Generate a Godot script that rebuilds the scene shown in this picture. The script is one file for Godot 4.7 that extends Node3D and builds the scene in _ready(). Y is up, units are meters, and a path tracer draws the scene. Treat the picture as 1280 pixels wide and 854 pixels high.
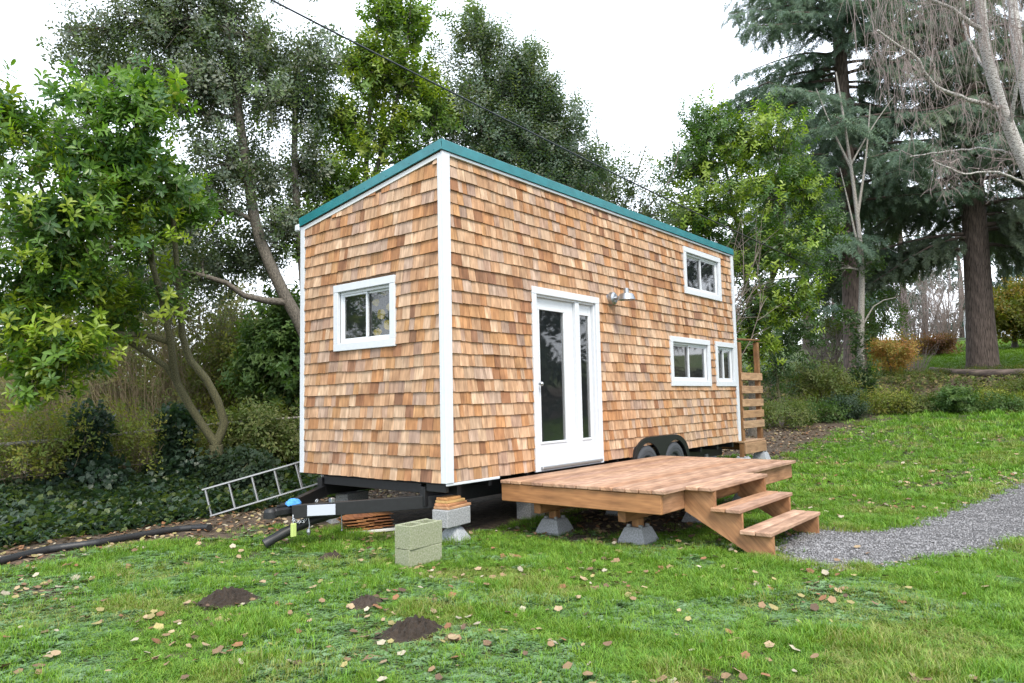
extends Node3D
# A cedar-shingled tiny house on a trailer, with a small deck, in a wet autumn garden.
# World: x runs along the long wall, z out of it, y up; ground is y = 0 at the near corner.

const EYE := Vector3(-5.15158, 1.40934, 5.07691)
const RIGHT := Vector3(0.63243, -0.02063, 0.77434)
const UP := Vector3(-0.05075, 0.99639, 0.06800)
const AHEAD := Vector3(0.77295, 0.08230, -0.62910)
const FOCAL := 896.37
const FLOOR := 0.6          # underside of the house above the ground
const LONG := 7.59
const WIDE := 2.46
const TALL := 3.4           # long wall on the high side
const LOW := 3.01           # wall height on the low side

var rng := RandomNumberGenerator.new()
var noise := FastNoiseLite.new()
var fine := FastNoiseLite.new()
var used := {}
var M := {}
var rise_x := [-100.0, -12.0, -4.0, 4.0, 8.8, 12.0, 16.0, 18.0, 20.0, 22.0, 25.0, 30.0, 40.0, 60.0, 160.0]
var rise_y := [-1.0, -0.06, 0.0, 0.0, 0.16, 0.42, 0.80, 1.02, 1.70, 1.95, 2.1, 2.75, 3.8, 5.5, 9.0]

# ------------------------------------------------------------------ geometry
class Geo:
	var v := PackedVector3Array()
	var n := PackedVector3Array()
	var c := PackedColorArray()
	var t := PackedVector2Array()
	func corner(p: Vector3, nn: Vector3, col: Color, uv: Vector2) -> void:
		v.push_back(p); n.push_back(nn); c.push_back(col); t.push_back(uv)
	func tri(a: Vector3, b: Vector3, d: Vector3, col: Color, ua := Vector2.ZERO, ub := Vector2.ZERO, ud := Vector2.ZERO) -> void:
		# a, b, d run counter-clockwise seen from outside
		var nn := (b - a).cross(d - a).normalized()
		corner(a, nn, col, ua); corner(d, nn, col, ud); corner(b, nn, col, ub)
	func quad(a: Vector3, b: Vector3, d: Vector3, e: Vector3, col: Color, ua := Vector2.ZERO, ub := Vector2.ZERO, ud := Vector2.ZERO, ue := Vector2.ZERO) -> void:
		tri(a, b, d, col, ua, ub, ud); tri(a, d, e, col, ua, ud, ue)
	func face(p: Array, middle: Vector3, col: Color, grain: int, off: Vector2, s: float) -> void:
		var q := p.duplicate()
		var nn: Vector3 = (q[1] - q[0]).cross(q[2] - q[0])
		var centre := Vector3.ZERO
		for k in q: centre += k
		centre /= q.size()
		if nn.dot(centre - middle) < 0.0: q.reverse()
		var uvs := []
		for k in q:
			var l: Vector3 = k - middle
			var along := l[grain]
			var across := l[(grain + 1) % 3] + l[(grain + 2) % 3]
			uvs.push_back(Vector2(across * s, along * s) + off)
		for i in range(1, q.size() - 1):
			tri(q[0], q[i], q[i + 1], col, uvs[0], uvs[i], uvs[i + 1])
	func box(middle: Vector3, size: Vector3, bevel := 0.0, col := Color.WHITE, grain := 0, off := Vector2.ZERO, s := 1.0) -> void:
		# a box whose edges are chamfered by bevel
		var h := size * 0.5
		var b := minf(bevel, minf(h.x, minf(h.y, h.z)) * 0.8)
		for ax in 3:
			var u := (ax + 1) % 3
			var w := (ax + 2) % 3
			for sg in [-1.0, 1.0]:
				var q := []
				for k in [[-1, -1], [1, -1], [1, 1], [-1, 1]]:
					var p := Vector3.ZERO
					p[ax] = sg * h[ax]; p[u] = k[0] * (h[u] - b); p[w] = k[1] * (h[w] - b)
					q.push_back(middle + p)
				face(q, middle, col, grain, off, s)
		if b <= 0.0: return
		for ax in 3:
			var u := (ax + 1) % 3
			var w := (ax + 2) % 3
			for su in [-1.0, 1.0]:
				for sw in [-1.0, 1.0]:
					var q := []
					for k in [[-1, 0], [1, 0], [1, 1], [-1, 1]]:
						var p := Vector3.ZERO
						p[ax] = k[0] * (h[ax] - b)
						p[u] = su * (h[u] - (b if k[1] == 1 else 0.0))
						p[w] = sw * (h[w] - (0.0 if k[1] == 1 else b))
						q.push_back(middle + p)
					face(q, middle, col, grain, off, s)
		for sx in [-1.0, 1.0]:
			for sy in [-1.0, 1.0]:
				for sz in [-1.0, 1.0]:
					face([middle + Vector3(sx * h.x, sy * (h.y - b), sz * (h.z - b)), middle + Vector3(sx * (h.x - b), sy * h.y, sz * (h.z - b)), middle + Vector3(sx * (h.x - b), sy * (h.y - b), sz * h.z)], middle, col, grain, off, s)
	func tube(p: Array, r: Array, sides: int, col := Color.WHITE, us := 1.0, capped := true) -> void:
		var rings := []
		var side := Vector3.ZERO
		var run := 0.0
		var along := []
		for i in p.size():
			var d: Vector3 = (p[mini(i + 1, p.size() - 1)] - p[maxi(i - 1, 0)]).normalized()
			if side == Vector3.ZERO:
				side = d.cross(Vector3.UP if absf(d.y) < 0.9 else Vector3.RIGHT).normalized()
			side = (side - d * side.dot(d)).normalized()
			var other := d.cross(side)
			var ring := []
			for k in sides:
				var a := TAU * k / sides
				ring.push_back(side * cos(a) + other * sin(a))
			rings.push_back(ring)
			if i > 0: run += p[i].distance_to(p[i - 1])
			along.push_back(run)
		for i in p.size() - 1:
			for k in sides:
				var l := (k + 1) % sides
				var a: Vector3 = rings[i][k]; var b: Vector3 = rings[i][l]
				var d: Vector3 = rings[i + 1][l]; var e: Vector3 = rings[i + 1][k]
				var u0: float = TAU * r[i] * k / sides * us; var u1: float = TAU * r[i] * (k + 1) / sides * us
				corner(p[i] + a * r[i], a, col, Vector2(u0, along[i] * us)); corner(p[i + 1] + d * r[i + 1], d, col, Vector2(u1, along[i + 1] * us)); corner(p[i] + b * r[i], b, col, Vector2(u1, along[i] * us))
				corner(p[i] + a * r[i], a, col, Vector2(u0, along[i] * us)); corner(p[i + 1] + e * r[i + 1], e, col, Vector2(u0, along[i + 1] * us)); corner(p[i + 1] + d * r[i + 1], d, col, Vector2(u1, along[i + 1] * us))
		if capped:
			for k in sides:
				var l := (k + 1) % sides
				var z: int = p.size() - 1
				tri(p[0], p[0] + rings[0][l] * r[0], p[0] + rings[0][k] * r[0], col)
				tri(p[z], p[z] + rings[z][k] * r[z], p[z] + rings[z][l] * r[z], col)
	func lathe(profile: Array, sides: int, at: Transform3D, col := Color.WHITE) -> void:
		# profile: Vector2(radius, height) turned about y
		for i in profile.size() - 1:
			var a: Vector2 = profile[i]; var b: Vector2 = profile[i + 1]
			var d := b - a
			var nn := Vector2(d.y, -d.x).normalized()
			for k in sides:
				var f := TAU * k / sides; var g := TAU * (k + 1) / sides
				var pts := [Vector3(cos(f) * a.x, a.y, sin(f) * a.x), Vector3(cos(g) * a.x, a.y, sin(g) * a.x), Vector3(cos(g) * b.x, b.y, sin(g) * b.x), Vector3(cos(f) * b.x, b.y, sin(f) * b.x)]
				var ns := [Vector3(cos(f) * nn.x, nn.y, sin(f) * nn.x), Vector3(cos(g) * nn.x, nn.y, sin(g) * nn.x)]
				for o in [[0, 0], [1, 1], [2, 1], [0, 0], [2, 1], [3, 0]]:
					corner(at * (pts[o[0]] as Vector3), (at.basis * (ns[o[1]] as Vector3)).normalized(), col, Vector2(float(k) / sides, pts[o[0]].y))
	func leaf(base: Vector3, dir: Vector3, up: Vector3, length: float, width: float, col: Color, fold := 0.25, droop := 0.15, oval := false) -> void:
		# a pointed blade folded along its midrib: four triangles, or eight for an oval one
		var side := dir.cross(up).normalized()
		var nn := side.cross(dir).normalized()
		var nl := (nn - side * fold * 1.6).normalized(); var nr := (nn + side * fold * 1.6).normalized()
		var tip := base + dir * length * 0.97 - nn * length * droop
		var st := [[0.48, 1.0]] if not oval else [[0.3, 0.86], [0.7, 0.9]]
		var pl := base; var pm := base; var pr := base
		for q in st:
			var mid: Vector3 = base + dir * length * q[0] - nn * length * droop * q[0] * q[0]
			var l: Vector3 = mid + side * width * 0.5 * q[1] + nn * width * fold
			var r: Vector3 = mid - side * width * 0.5 * q[1] + nn * width * fold
			for f in [[pl, l, mid, nl], [pl, mid, pm, nl], [pm, mid, r, nr], [pm, r, pr, nr]]:
				if f[0] == f[2] or f[1] == f[2] or f[0] == f[1]: continue
				corner(f[0], f[3], col, Vector2.ZERO); corner(f[2], f[3], col, Vector2(0, 0.5)); corner(f[1], f[3], col, Vector2(0.5, 0.5))
			pl = l; pm = mid; pr = r
		for f in [[pl, tip, pm, nl], [pm, tip, pr, nr]]:
			corner(f[0], f[3], col, Vector2.ZERO); corner(f[2], f[3], col, Vector2(0, 0.5)); corner(f[1], f[3], col, Vector2(0.5, 0.5))
	func moved(x: Transform3D) -> void:
		for i in v.size():
			v[i] = x * v[i]; n[i] = (x.basis * n[i]).normalized()
	func join(o: Geo) -> void:
		v.append_array(o.v); n.append_array(o.n); c.append_array(o.c); t.append_array(o.t)
	func mesh() -> ArrayMesh:
		var a := []
		a.resize(Mesh.ARRAY_MAX)
		a[Mesh.ARRAY_VERTEX] = v; a[Mesh.ARRAY_NORMAL] = n; a[Mesh.ARRAY_COLOR] = c; a[Mesh.ARRAY_TEX_UV] = t
		var m := ArrayMesh.new()
		m.add_surface_from_arrays(Mesh.PRIMITIVE_TRIANGLES, a)
		return m

# ------------------------------------------------------------------ naming
func numbered(called: String, parent: Node) -> String:
	var key := "%d/%s" % [parent.get_instance_id(), called]
	var k: int = used.get(key, 0)
	used[key] = k + 1
	return called if k == 0 else "%s_%03d" % [called, k]

func tag(o: Node, label: String, category: String, group := "") -> Node:
	o.set_meta("label", label); o.set_meta("category", category)
	if group != "": o.set_meta("group", group)
	return o

func thing(called: String, label: String, category: String, at := Vector3.ZERO, turn := 0.0, group := "") -> Node3D:
	var o := Node3D.new()
	o.name = numbered(called, self)
	add_child(o)
	o.position = at; o.rotation.y = turn
	tag(o, label, category, group)
	return o

func part(called: String, shape, mat: Material, parent: Node = null) -> MeshInstance3D:
	var o := MeshInstance3D.new()
	if parent == null: parent = self
	o.name = numbered(called, parent)
	o.mesh = shape.mesh() if shape is Geo else shape
	o.material_override = mat
	parent.add_child(o)
	return o

func structure(called: String, shape, mat: Material) -> MeshInstance3D:
	var o := part(called, shape, mat)
	o.set_meta("kind", "structure")
	return o

func many(called: String, mesh: Mesh, mat: Material, places: Array, tints: Array, parent: Node = null) -> MultiMeshInstance3D:
	var mm := MultiMesh.new()
	mm.transform_format = MultiMesh.TRANSFORM_3D
	mm.use_colors = true
	mm.mesh = mesh
	mm.instance_count = places.size()
	for i in places.size():
		mm.set_instance_transform(i, places[i])
		mm.set_instance_color(i, tints[i])
	var o := MultiMeshInstance3D.new()
	if parent == null: parent = self
	o.name = numbered(called, parent)
	o.multimesh = mm
	o.material_override = mat
	parent.add_child(o)
	return o

# ------------------------------------------------------------------ measuring
func at_pixel(x: float, y: float, depth: float) -> Vector3:
	return EYE + (AHEAD + RIGHT * ((x - 640.0) / FOCAL) - UP * ((y - 427.0) / FOCAL)) * depth

func height(x: float, z: float) -> float:
	var k := 0
	while k < rise_x.size() - 2 and x > rise_x[k + 1]: k += 1
	var t: float = clampf((x - rise_x[k]) / (rise_x[k + 1] - rise_x[k]), 0.0, 1.0)
	var m := func(i: int) -> float:
		var a := clampi(i - 1, 0, rise_x.size() - 1); var b := clampi(i + 1, 0, rise_x.size() - 1)
		return (rise_y[b] - rise_y[a]) / (rise_x[b] - rise_x[a])
	var w: float = rise_x[k + 1] - rise_x[k]
	var t2 := t * t; var t3 := t2 * t
	var h: float = (2 * t3 - 3 * t2 + 1) * rise_y[k] + (t3 - 2 * t2 + t) * w * m.call(k) + (-2 * t3 + 3 * t2) * rise_y[k + 1] + (t3 - t2) * w * m.call(k + 1)
	h += 0.3 * smoothstep(-4.3, -6.0, z)
	return h + 0.018 * noise.get_noise_2d(x * 90.0, z * 90.0) + 0.007 * noise.get_noise_2d(x * 420.0, z * 420.0)

func ground(x: float, z: float, lift := 0.0) -> Vector3:
	return Vector3(x, height(x, z) + lift, z)

func on_ground(x: float, y: float, lift := 0.0) -> Vector3:
	# where the sight line of a pixel meets the ground
	var d := 1.5
	while d < 90.0:
		var p := at_pixel(x, y, d)
		if p.y <= height(p.x, p.z): return ground(p.x, p.z, lift)
		d += 0.03
	return at_pixel(x, y, 90.0)

func gauss() -> Vector3:
	return Vector3(rng.randfn(), rng.randfn(), rng.randfn())

func pick(a: Array):
	return a[rng.randi() % a.size()]

func aim(dir: Vector3, roll := 0.0, size := 1.0, at := Vector3.ZERO) -> Transform3D:
	# turns a mesh that points along +y towards dir
	var y := dir.normalized()
	var x := y.cross(Vector3.UP if absf(y.y) < 0.95 else Vector3.RIGHT).normalized().rotated(y, roll)
	return Transform3D(Basis(x, y, x.cross(y)).scaled(Vector3.ONE * size), at)

# ------------------------------------------------------------------ materials
func pattern(w: int, h: int, f: Callable) -> ImageTexture:
	var im := Image.create(w, h, false, Image.FORMAT_RGB8)
	for y in h:
		for x in w:
			im.set_pixel(x, y, f.call(x, y))
	im.generate_mipmaps()
	return ImageTexture.create_from_image(im)

func tiled(f: FastNoiseLite, x: int, y: int, w: int, su: float, sv: float, off := 0.0) -> float:
	# noise cross-faded over the tile's edges so that it repeats without a seam
	var u := float(x) / w; var v := float(y) / w
	var e := clampf((u - 0.75) * 4.0, 0.0, 1.0); var g := clampf((v - 0.75) * 4.0, 0.0, 1.0)
	var a := f.get_noise_2d(x * su + off, y * sv)
	if e > 0.0: a = lerpf(a, f.get_noise_2d((x - w) * su + off, y * sv), e)
	if g > 0.0:
		var b := f.get_noise_2d(x * su + off, (y - w) * sv)
		if e > 0.0: b = lerpf(b, f.get_noise_2d((x - w) * su + off, (y - w) * sv), e)
		a = lerpf(a, b, g)
	return a

func mat(called: String, color: Color, rough := 0.8, metal := 0.0) -> StandardMaterial3D:
	var m := StandardMaterial3D.new()
	m.albedo_color = color.linear_to_srgb()
	m.roughness = rough
	m.metallic = metal
	M[called] = m
	return m

func tinted(called: String, rough := 0.8) -> StandardMaterial3D:
	var m := mat(called, Color.WHITE, rough)
	m.vertex_color_use_as_albedo = true
	return m

func leafy(called: String, rough := 0.45, through := 0.5) -> StandardMaterial3D:
	var m := tinted(called, rough)
	m.cull_mode = BaseMaterial3D.CULL_DISABLED
	m.backlight_enabled = true
	m.backlight = Color(through * 0.95, through, through * 0.5)
	return m

func noise_texture(freq: float, lo: Color, hi: Color, size := 512, octaves := 4, normal := false) -> NoiseTexture2D:
	var t := NoiseTexture2D.new()
	var f := FastNoiseLite.new()
	f.noise_type = FastNoiseLite.TYPE_SIMPLEX_SMOOTH
	f.frequency = freq; f.fractal_octaves = octaves
	t.noise = f; t.width = size; t.height = size; t.seamless = true
	if normal:
		t.as_normal_map = true; t.bump_strength = 6.0
	else:
		var g := Gradient.new()
		g.set_color(0, lo); g.set_color(1, hi)
		t.color_ramp = g
	return t

func make_materials() -> void:
	var grain := pattern(512, 512, func(x: int, y: int) -> Color:
		var a := tiled(fine, x, y, 512, 2.6, 0.16)
		var b := tiled(fine, x, y, 512, 16.0, 0.5, 900.0)
		var k := tiled(noise, x, y, 512, 1.2, 0.35, 300.0)
		var s := 0.87 + 0.13 * a + 0.05 * b + 0.2 * k
		return Color(s, s * (0.985 + 0.03 * k), s * (0.97 + 0.05 * k)).clamp())
	var rough_grain := pattern(256, 256, func(x: int, y: int) -> Color:
		var s := 0.5 + 0.34 * tiled(fine, x, y, 256, 9.0, 0.3) + 0.2 * tiled(fine, x, y, 256, 24.0, 0.9, 70.0)
		return Color(s, s, s).clamp())
	var m := tinted("cedar", 0.85)
	m.albedo_texture = grain
	m.heightmap_enabled = true; m.heightmap_texture = rough_grain; m.heightmap_scale = 0.07
	m = tinted("lumber", 0.72)
	m.albedo_texture = grain
	m.heightmap_enabled = true; m.heightmap_texture = rough_grain; m.heightmap_scale = 0.06
	var paint := noise_texture(0.012, Color(0.965, 0.965, 0.96), Color(1, 1, 1))
	m = mat("white_paint", Color(0.58, 0.61, 0.655), 0.5); m.albedo_texture = paint; m.uv1_triplanar = true; m.uv1_scale = Vector3.ONE * 2.0
	m = mat("vinyl", Color(0.60, 0.63, 0.665), 0.35)
	m = mat("house_wrap", Color(0.72, 0.72, 0.72), 0.6)
	m = mat("sheathing", Color(0.16, 0.1, 0.06), 0.9)
	m = mat("teal_metal", Color(0.016, 0.19, 0.215), 0.3)
	m.albedo_texture = noise_texture(0.01, Color(0.82, 0.84, 0.84), Color(1, 1, 1)); m.uv1_triplanar = true; m.uv1_scale = Vector3.ONE * 0.8
	m = mat("galvanised", Color(0.40, 0.42, 0.45), 0.34, 0.9); m.albedo_texture = paint; m.uv1_triplanar = true; m.uv1_scale = Vector3.ONE * 8.0
	m = mat("aluminium", Color(0.38, 0.39, 0.40), 0.42, 0.8); m.albedo_texture = paint; m.uv1_triplanar = true; m.uv1_scale = Vector3.ONE * 4.0
	m = mat("black_steel", Color(0.011, 0.012, 0.014), 0.5); m.albedo_texture = noise_texture(0.02, Color(0.6, 0.6, 0.62), Color(1, 1, 1)); m.uv1_triplanar = true; m.uv1_scale = Vector3.ONE * 2.0
	m = mat("rubber", Color(0.045, 0.05, 0.058), 0.7)
	m = mat("black_plastic", Color(0.018, 0.019, 0.021), 0.5)
	m = mat("rim_paint", Color(0.09, 0.1, 0.11), 0.45, 0.4)
	m = mat("interior", Color(0.40, 0.34, 0.27), 0.8)
	m = mat("interior_floor", Color(0.25, 0.16, 0.1), 0.6)
	m = mat("label_plate", Color(0.42, 0.45, 0.52), 0.35)
	m = mat("lime_tag", Color(0.42, 0.52, 0.16), 0.6)
	m = mat("blue_cloth", Color(0.06, 0.26, 0.62), 0.7)
	m = mat("white_board", Color(0.62, 0.62, 0.6), 0.7)
	m = mat("blind", Color(0.62, 0.64, 0.66), 0.6)
	var glass := mat("glass", Color(0.75, 0.82, 0.82), 0.03)
	glass.albedo_color = Color(0.16, 0.19, 0.21, 0.2)
	glass.transparency = BaseMaterial3D.TRANSPARENCY_ALPHA
	glass.metallic_specular = 0.6
	var stone := noise_texture(0.03, Color(0.66, 0.66, 0.66), Color(1.0, 1.0, 1.0))
	var pits := noise_texture(0.09, Color(0.0, 0.0, 0.0), Color(1, 1, 1))
	for k in [["concrete", Color(0.42, 0.43, 0.44)], ["pale_concrete", Color(0.5, 0.53, 0.57)]]:
		m = mat(k[0], k[1], 0.92); m.albedo_texture = stone; m.uv1_triplanar = true; m.uv1_scale = Vector3.ONE * 3.0
		m.heightmap_enabled = true; m.heightmap_texture = pits; m.heightmap_scale = 0.25
	var moss := noise_texture(0.035, Color(0.15, 0.18, 0.08).linear_to_srgb(), Color(0.36, 0.355, 0.30).linear_to_srgb(), 512, 6)
	m = mat("mossy_concrete", Color.WHITE, 0.95); m.albedo_texture = moss; m.uv1_triplanar = true; m.uv1_scale = Vector3.ONE * 2.6
	m.heightmap_enabled = true; m.heightmap_texture = pits; m.heightmap_scale = 0.3
	# bark: tubes carry uv in metres round and along
	for k in [["bark_fir", Color(0.165, 0.125, 0.105), Color(0.045, 0.034, 0.03), 2.6, 0.3], ["bark_grey", Color(0.17, 0.15, 0.125), Color(0.06, 0.052, 0.042), 2.5, 1.2], ["bark_mossy", Color(0.16, 0.15, 0.075), Color(0.05, 0.05, 0.028), 4.0, 2.0], ["bark_pale", Color(0.36, 0.34, 0.31), Color(0.16, 0.145, 0.125), 2.0, 1.5], ["bark_birch", Color(0.46, 0.44, 0.42), Color(0.13, 0.115, 0.10), 1.1, 6.0]]:
		var hi: Color = k[1]; var lo: Color = k[2]; var fu: float = k[3]; var fw: float = k[4]
		var birch: bool = k[0] == "bark_birch"
		var tex := pattern(256, 256, func(x: int, y: int) -> Color:
			var a := tiled(fine, x, y, 256, fu, fw) + 0.5 * tiled(fine, x, y, 256, fu * 2.3, fw * 2.3, 50.0)
			var s := clampf(0.5 + a, 0.0, 1.0)
			if birch: s = smoothstep(0.28, 0.42, s)
			return lo.lerp(hi, s).linear_to_srgb())
		m = mat(k[0], Color.WHITE, 0.92)
		m.albedo_texture = tex
		m.heightmap_enabled = true; m.heightmap_texture = tex; m.heightmap_scale = 2.2 if k[0] == "bark_fir" else 0.8
		m.uv1_scale = Vector3.ONE * (1.4 if k[0] == "bark_fir" else 2.5)
	mat("twig_grey", Color(0.21, 0.17, 0.15), 0.9)
	mat("twig_pink", Color(0.25, 0.205, 0.19), 0.9)
	mat("twig_brown", Color(0.20, 0.16, 0.095), 0.9)
	mat("twig_dark", Color(0.07, 0.058, 0.045), 0.9)
	leafy("leaf_glossy", 0.36, 1.0)
	leafy("leaf_small", 0.42, 0.9)
	leafy("leaf_soft", 0.6, 1.0)
	leafy("needles", 0.6, 0.7)
	leafy("grass_blade", 0.55, 0.85)
	leafy("dead_leaf", 0.8, 0.25)
	m = tinted("soil", 0.97)
	m.albedo_texture = noise_texture(0.02, Color(0.55, 0.55, 0.55), Color(1, 1, 1), 512, 5); m.uv1_triplanar = true; m.uv1_world_triplanar = true; m.uv1_scale = Vector3.ONE * 0.9
	m.heightmap_enabled = true; m.heightmap_texture = noise_texture(0.05, Color(0, 0, 0), Color(1, 1, 1), 512, 5); m.heightmap_scale = 2.0
	m = tinted("gravel", 0.95)
	m.heightmap_enabled = true; m.heightmap_texture = pits; m.heightmap_scale = 1.2; m.uv1_triplanar = true; m.uv1_world_triplanar = true; m.uv1_scale = Vector3.ONE * 3.0
	tinted("stone_chip", 0.9)

# ------------------------------------------------------------------ the house
func cut_wall(g: Geo, w: float, h: float, holes: Array, thick: float, place: Callable) -> void:
	# a wall of boxes round its openings; holes are Rect2 in wall metres
	var xs := [0.0, w]; var ys := [0.0, h]
	for r in holes:
		xs.append_array([r.position.x, r.end.x]); ys.append_array([r.position.y, r.end.y])
	xs.sort(); ys.sort()
	for i in xs.size() - 1:
		for j in ys.size() - 1:
			if xs[i + 1] - xs[i] < 0.001 or ys[j + 1] - ys[j] < 0.001: continue
			var mid := Vector2((xs[i] + xs[i + 1]) * 0.5, (ys[j] + ys[j + 1]) * 0.5)
			var open := false
			for r in holes:
				if r.has_point(mid): open = true
			if open: continue
			var c: Vector3 = place.call(mid.x, mid.y, thick * 0.5)
			var e: Vector3 = (place.call(xs[i + 1], ys[j + 1], thick) - place.call(xs[i], ys[j], 0.0)).abs()
			g.box(c, e)

func shingle(s: Dictionary) -> Geo:
	var g := Geo.new()
	var o: Vector3 = s.o; var r: Vector3 = s.r; var u := Vector3.UP; var out: Vector3 = s.out
	var w: float = s.w; var tb: float = s.thick
	var a: Vector3 = o + out * tb + u * s.dl
	var b: Vector3 = o + r * w + out * tb + u * s.dr
	var c: Vector3 = o + r * w + u * s.hr + out * 0.004
	var d: Vector3 = o + u * s.hl + out * 0.004
	var a0: Vector3 = o + u * s.dl; var b0: Vector3 = o + r * w + u * s.dr
	var k: Vector2 = s.uv; var f := 1.6
	var col: Color = s.col
	var flip := r.cross(u).dot(out) < 0.0
	var faces := [[a, b, c, d, k, k + Vector2(w * f, 0), k + Vector2(w * f, s.hr * f), k + Vector2(0, s.hl * f)], [a0, b0, b, a, k, k + Vector2(w * f, 0), k + Vector2(w * f, 0.02), k + Vector2(0, 0.02)], [a0, a, d, d, k, k + Vector2(0.02, 0), k + Vector2(0.02, 0.2), k + Vector2(0, 0.2)], [b, b0, c, c, k, k + Vector2(0.02, 0), k + Vector2(0.02, 0.2), k + Vector2(0, 0.2)]]
	for q in faces:
		if flip: g.quad(q[0], q[3], q[2], q[1], col, q[4], q[7], q[6], q[5])
		else: g.quad(q[0], q[1], q[2], q[3], col, q[4], q[5], q[6], q[7])
	return g

func cedar_tone() -> Color:
	# every shingle of both walls draws its own wood colour from one mix
	var light := [Color(0.58, 0.375, 0.235), Color(0.54, 0.335, 0.20), Color(0.60, 0.42, 0.285), Color(0.51, 0.30, 0.17)]
	var warm := [Color(0.48, 0.245, 0.11), Color(0.43, 0.215, 0.10), Color(0.51, 0.285, 0.135)]
	var dark := [Color(0.31, 0.15, 0.075), Color(0.28, 0.145, 0.085), Color(0.35, 0.17, 0.085)]
	var grey := [Color(0.50, 0.36, 0.275), Color(0.43, 0.30, 0.23), Color(0.49, 0.325, 0.235)]
	var a := rng.randf()
	var col: Color = pick(light) if a < 0.58 else (pick(grey) if a < 0.74 else (pick(warm) if a < 0.94 else pick(dark)))
	col = col * rng.randf_range(0.86, 1.12)
	return Color(col.r, col.g, col.b)

func lay_shingles(list: Array, kind: int, w: float, start: float, stop: float, top: Callable, holes: Array, place: Callable, r: Vector3, out: Vector3) -> void:
	var e := 0.131
	var row := 0
	while row * e < TALL:
		var y := row * e
		var x := start - rng.randf_range(0.0, 0.1)
		while x < stop:
			var ww := clampf(rng.randfn(0.125, 0.045), 0.06, 0.23)
			var x0 := maxf(x, start); var x1 := minf(x + ww, stop)
			x += ww + rng.randf_range(0.002, 0.005)
			var spans := [[x0, x1]]
			for h in holes:
				var hr: Rect2 = h
				if y + e * 0.5 > hr.position.y and y + e * 0.5 < hr.end.y:
					var next := []
					for s in spans:
						if s[1] <= hr.position.x or s[0] >= hr.end.x: next.push_back(s); continue
						if s[0] < hr.position.x: next.push_back([s[0], hr.position.x])
						if s[1] > hr.end.x: next.push_back([hr.end.x, s[1]])
					spans = next
			for s in spans:
				if s[1] - s[0] < 0.018: continue
				var wave := 0.011 * noise.get_noise_2d(s[0] * 120.0, row * 37.0 + kind * 900.0)
				var lim_l: float = top.call(s[0]) - y - (rng.randf_range(0.0, 0.075) if kind == 0 else rng.randf_range(0.0, 0.01))
				var lim_r: float = lim_l + top.call(s[1]) - top.call(s[0])
				if minf(lim_l, lim_r) < 0.03: continue
				var tilt := rng.randf_range(-0.003, 0.003)
				list.push_back({"o": place.call(s[0], y + wave, 0.0), "r": r, "out": out, "w": s[1] - s[0], "hl": minf(0.147, lim_l), "hr": minf(0.147, lim_r), "dl": tilt, "dr": -tilt + rng.randf_range(-0.002, 0.002), "thick": rng.randf_range(0.017, 0.029), "col": cedar_tone(), "uv": Vector2(rng.randf(), rng.randf()) * 3.0})
		row += 1

func trim_frame(called: String, parent: Node, r: Rect2, width: float, thick: float, place: Callable, along: Vector3, m: Material, sill := 0.0) -> void:
	# four boards round an opening; place(x, y, proud) puts a point on the wall
	var out: Vector3 = place.call(0, 0, 1) - place.call(0, 0, 0)
	var size := func(a: float, b: float, d: float) -> Vector3: return (along * a).abs() + Vector3(0, b, 0) + (out * d).abs()
	for k in [[r.get_center().x, r.end.y - width * 0.5, r.size.x, width, 0.0], [r.get_center().x, r.position.y + (width + sill) * 0.5, r.size.x, width + sill, 0.0], [r.position.x + width * 0.5, r.get_center().y + sill * 0.5, width, r.size.y - 2 * width - sill, -0.002], [r.end.x - width * 0.5, r.get_center().y + sill * 0.5, width, r.size.y - 2 * width - sill, -0.002]]:
		if k[3] <= 0.0 or k[2] <= 0.0: continue
		var g := Geo.new()
		g.box(place.call(k[0], k[1], thick * 0.5 + k[4]), size.call(k[2], k[3], thick), 0.004)
		part(called, g, m, parent)

func sliding_window(house: Node, r: Rect2, place: Callable, along: Vector3, label: String) -> void:
	var win := Node3D.new()
	win.name = numbered("window", house)
	house.add_child(win)
	if label != "": win.set_meta("label", label)
	trim_frame("casing", win, r, 0.085, 0.04, place, along, M.white_paint)
	var inner := r.grow(-0.083)
	trim_frame("frame", win, inner, 0.035, 0.06, func(x, y, o): return place.call(x, y, o - 0.062), along, M.vinyl)
	var glass := inner.grow(-0.033)
	var out: Vector3 = place.call(0, 0, 1) - place.call(0, 0, 0)
	var half := glass.size.x * 0.5
	for k in 2:
		var sash := Rect2(glass.position + Vector2(half * k - (0.018 if k == 1 else 0.0), 0), Vector2(half + 0.018, glass.size.y))
		var deep := -0.05 if k == 0 else -0.024
		trim_frame("sash", win, sash, 0.026, 0.022, func(x, y, o): return place.call(x, y, o + deep - 0.011), along, M.vinyl)
		var g := Geo.new()
		var pr := sash.grow(-0.024)
		g.box(place.call(pr.get_center().x, pr.get_center().y, deep), (along * pr.size.x).abs() + Vector3(0, pr.size.y, 0) + (out * 0.005).abs())
		part("pane", g, M.glass, win)

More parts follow.
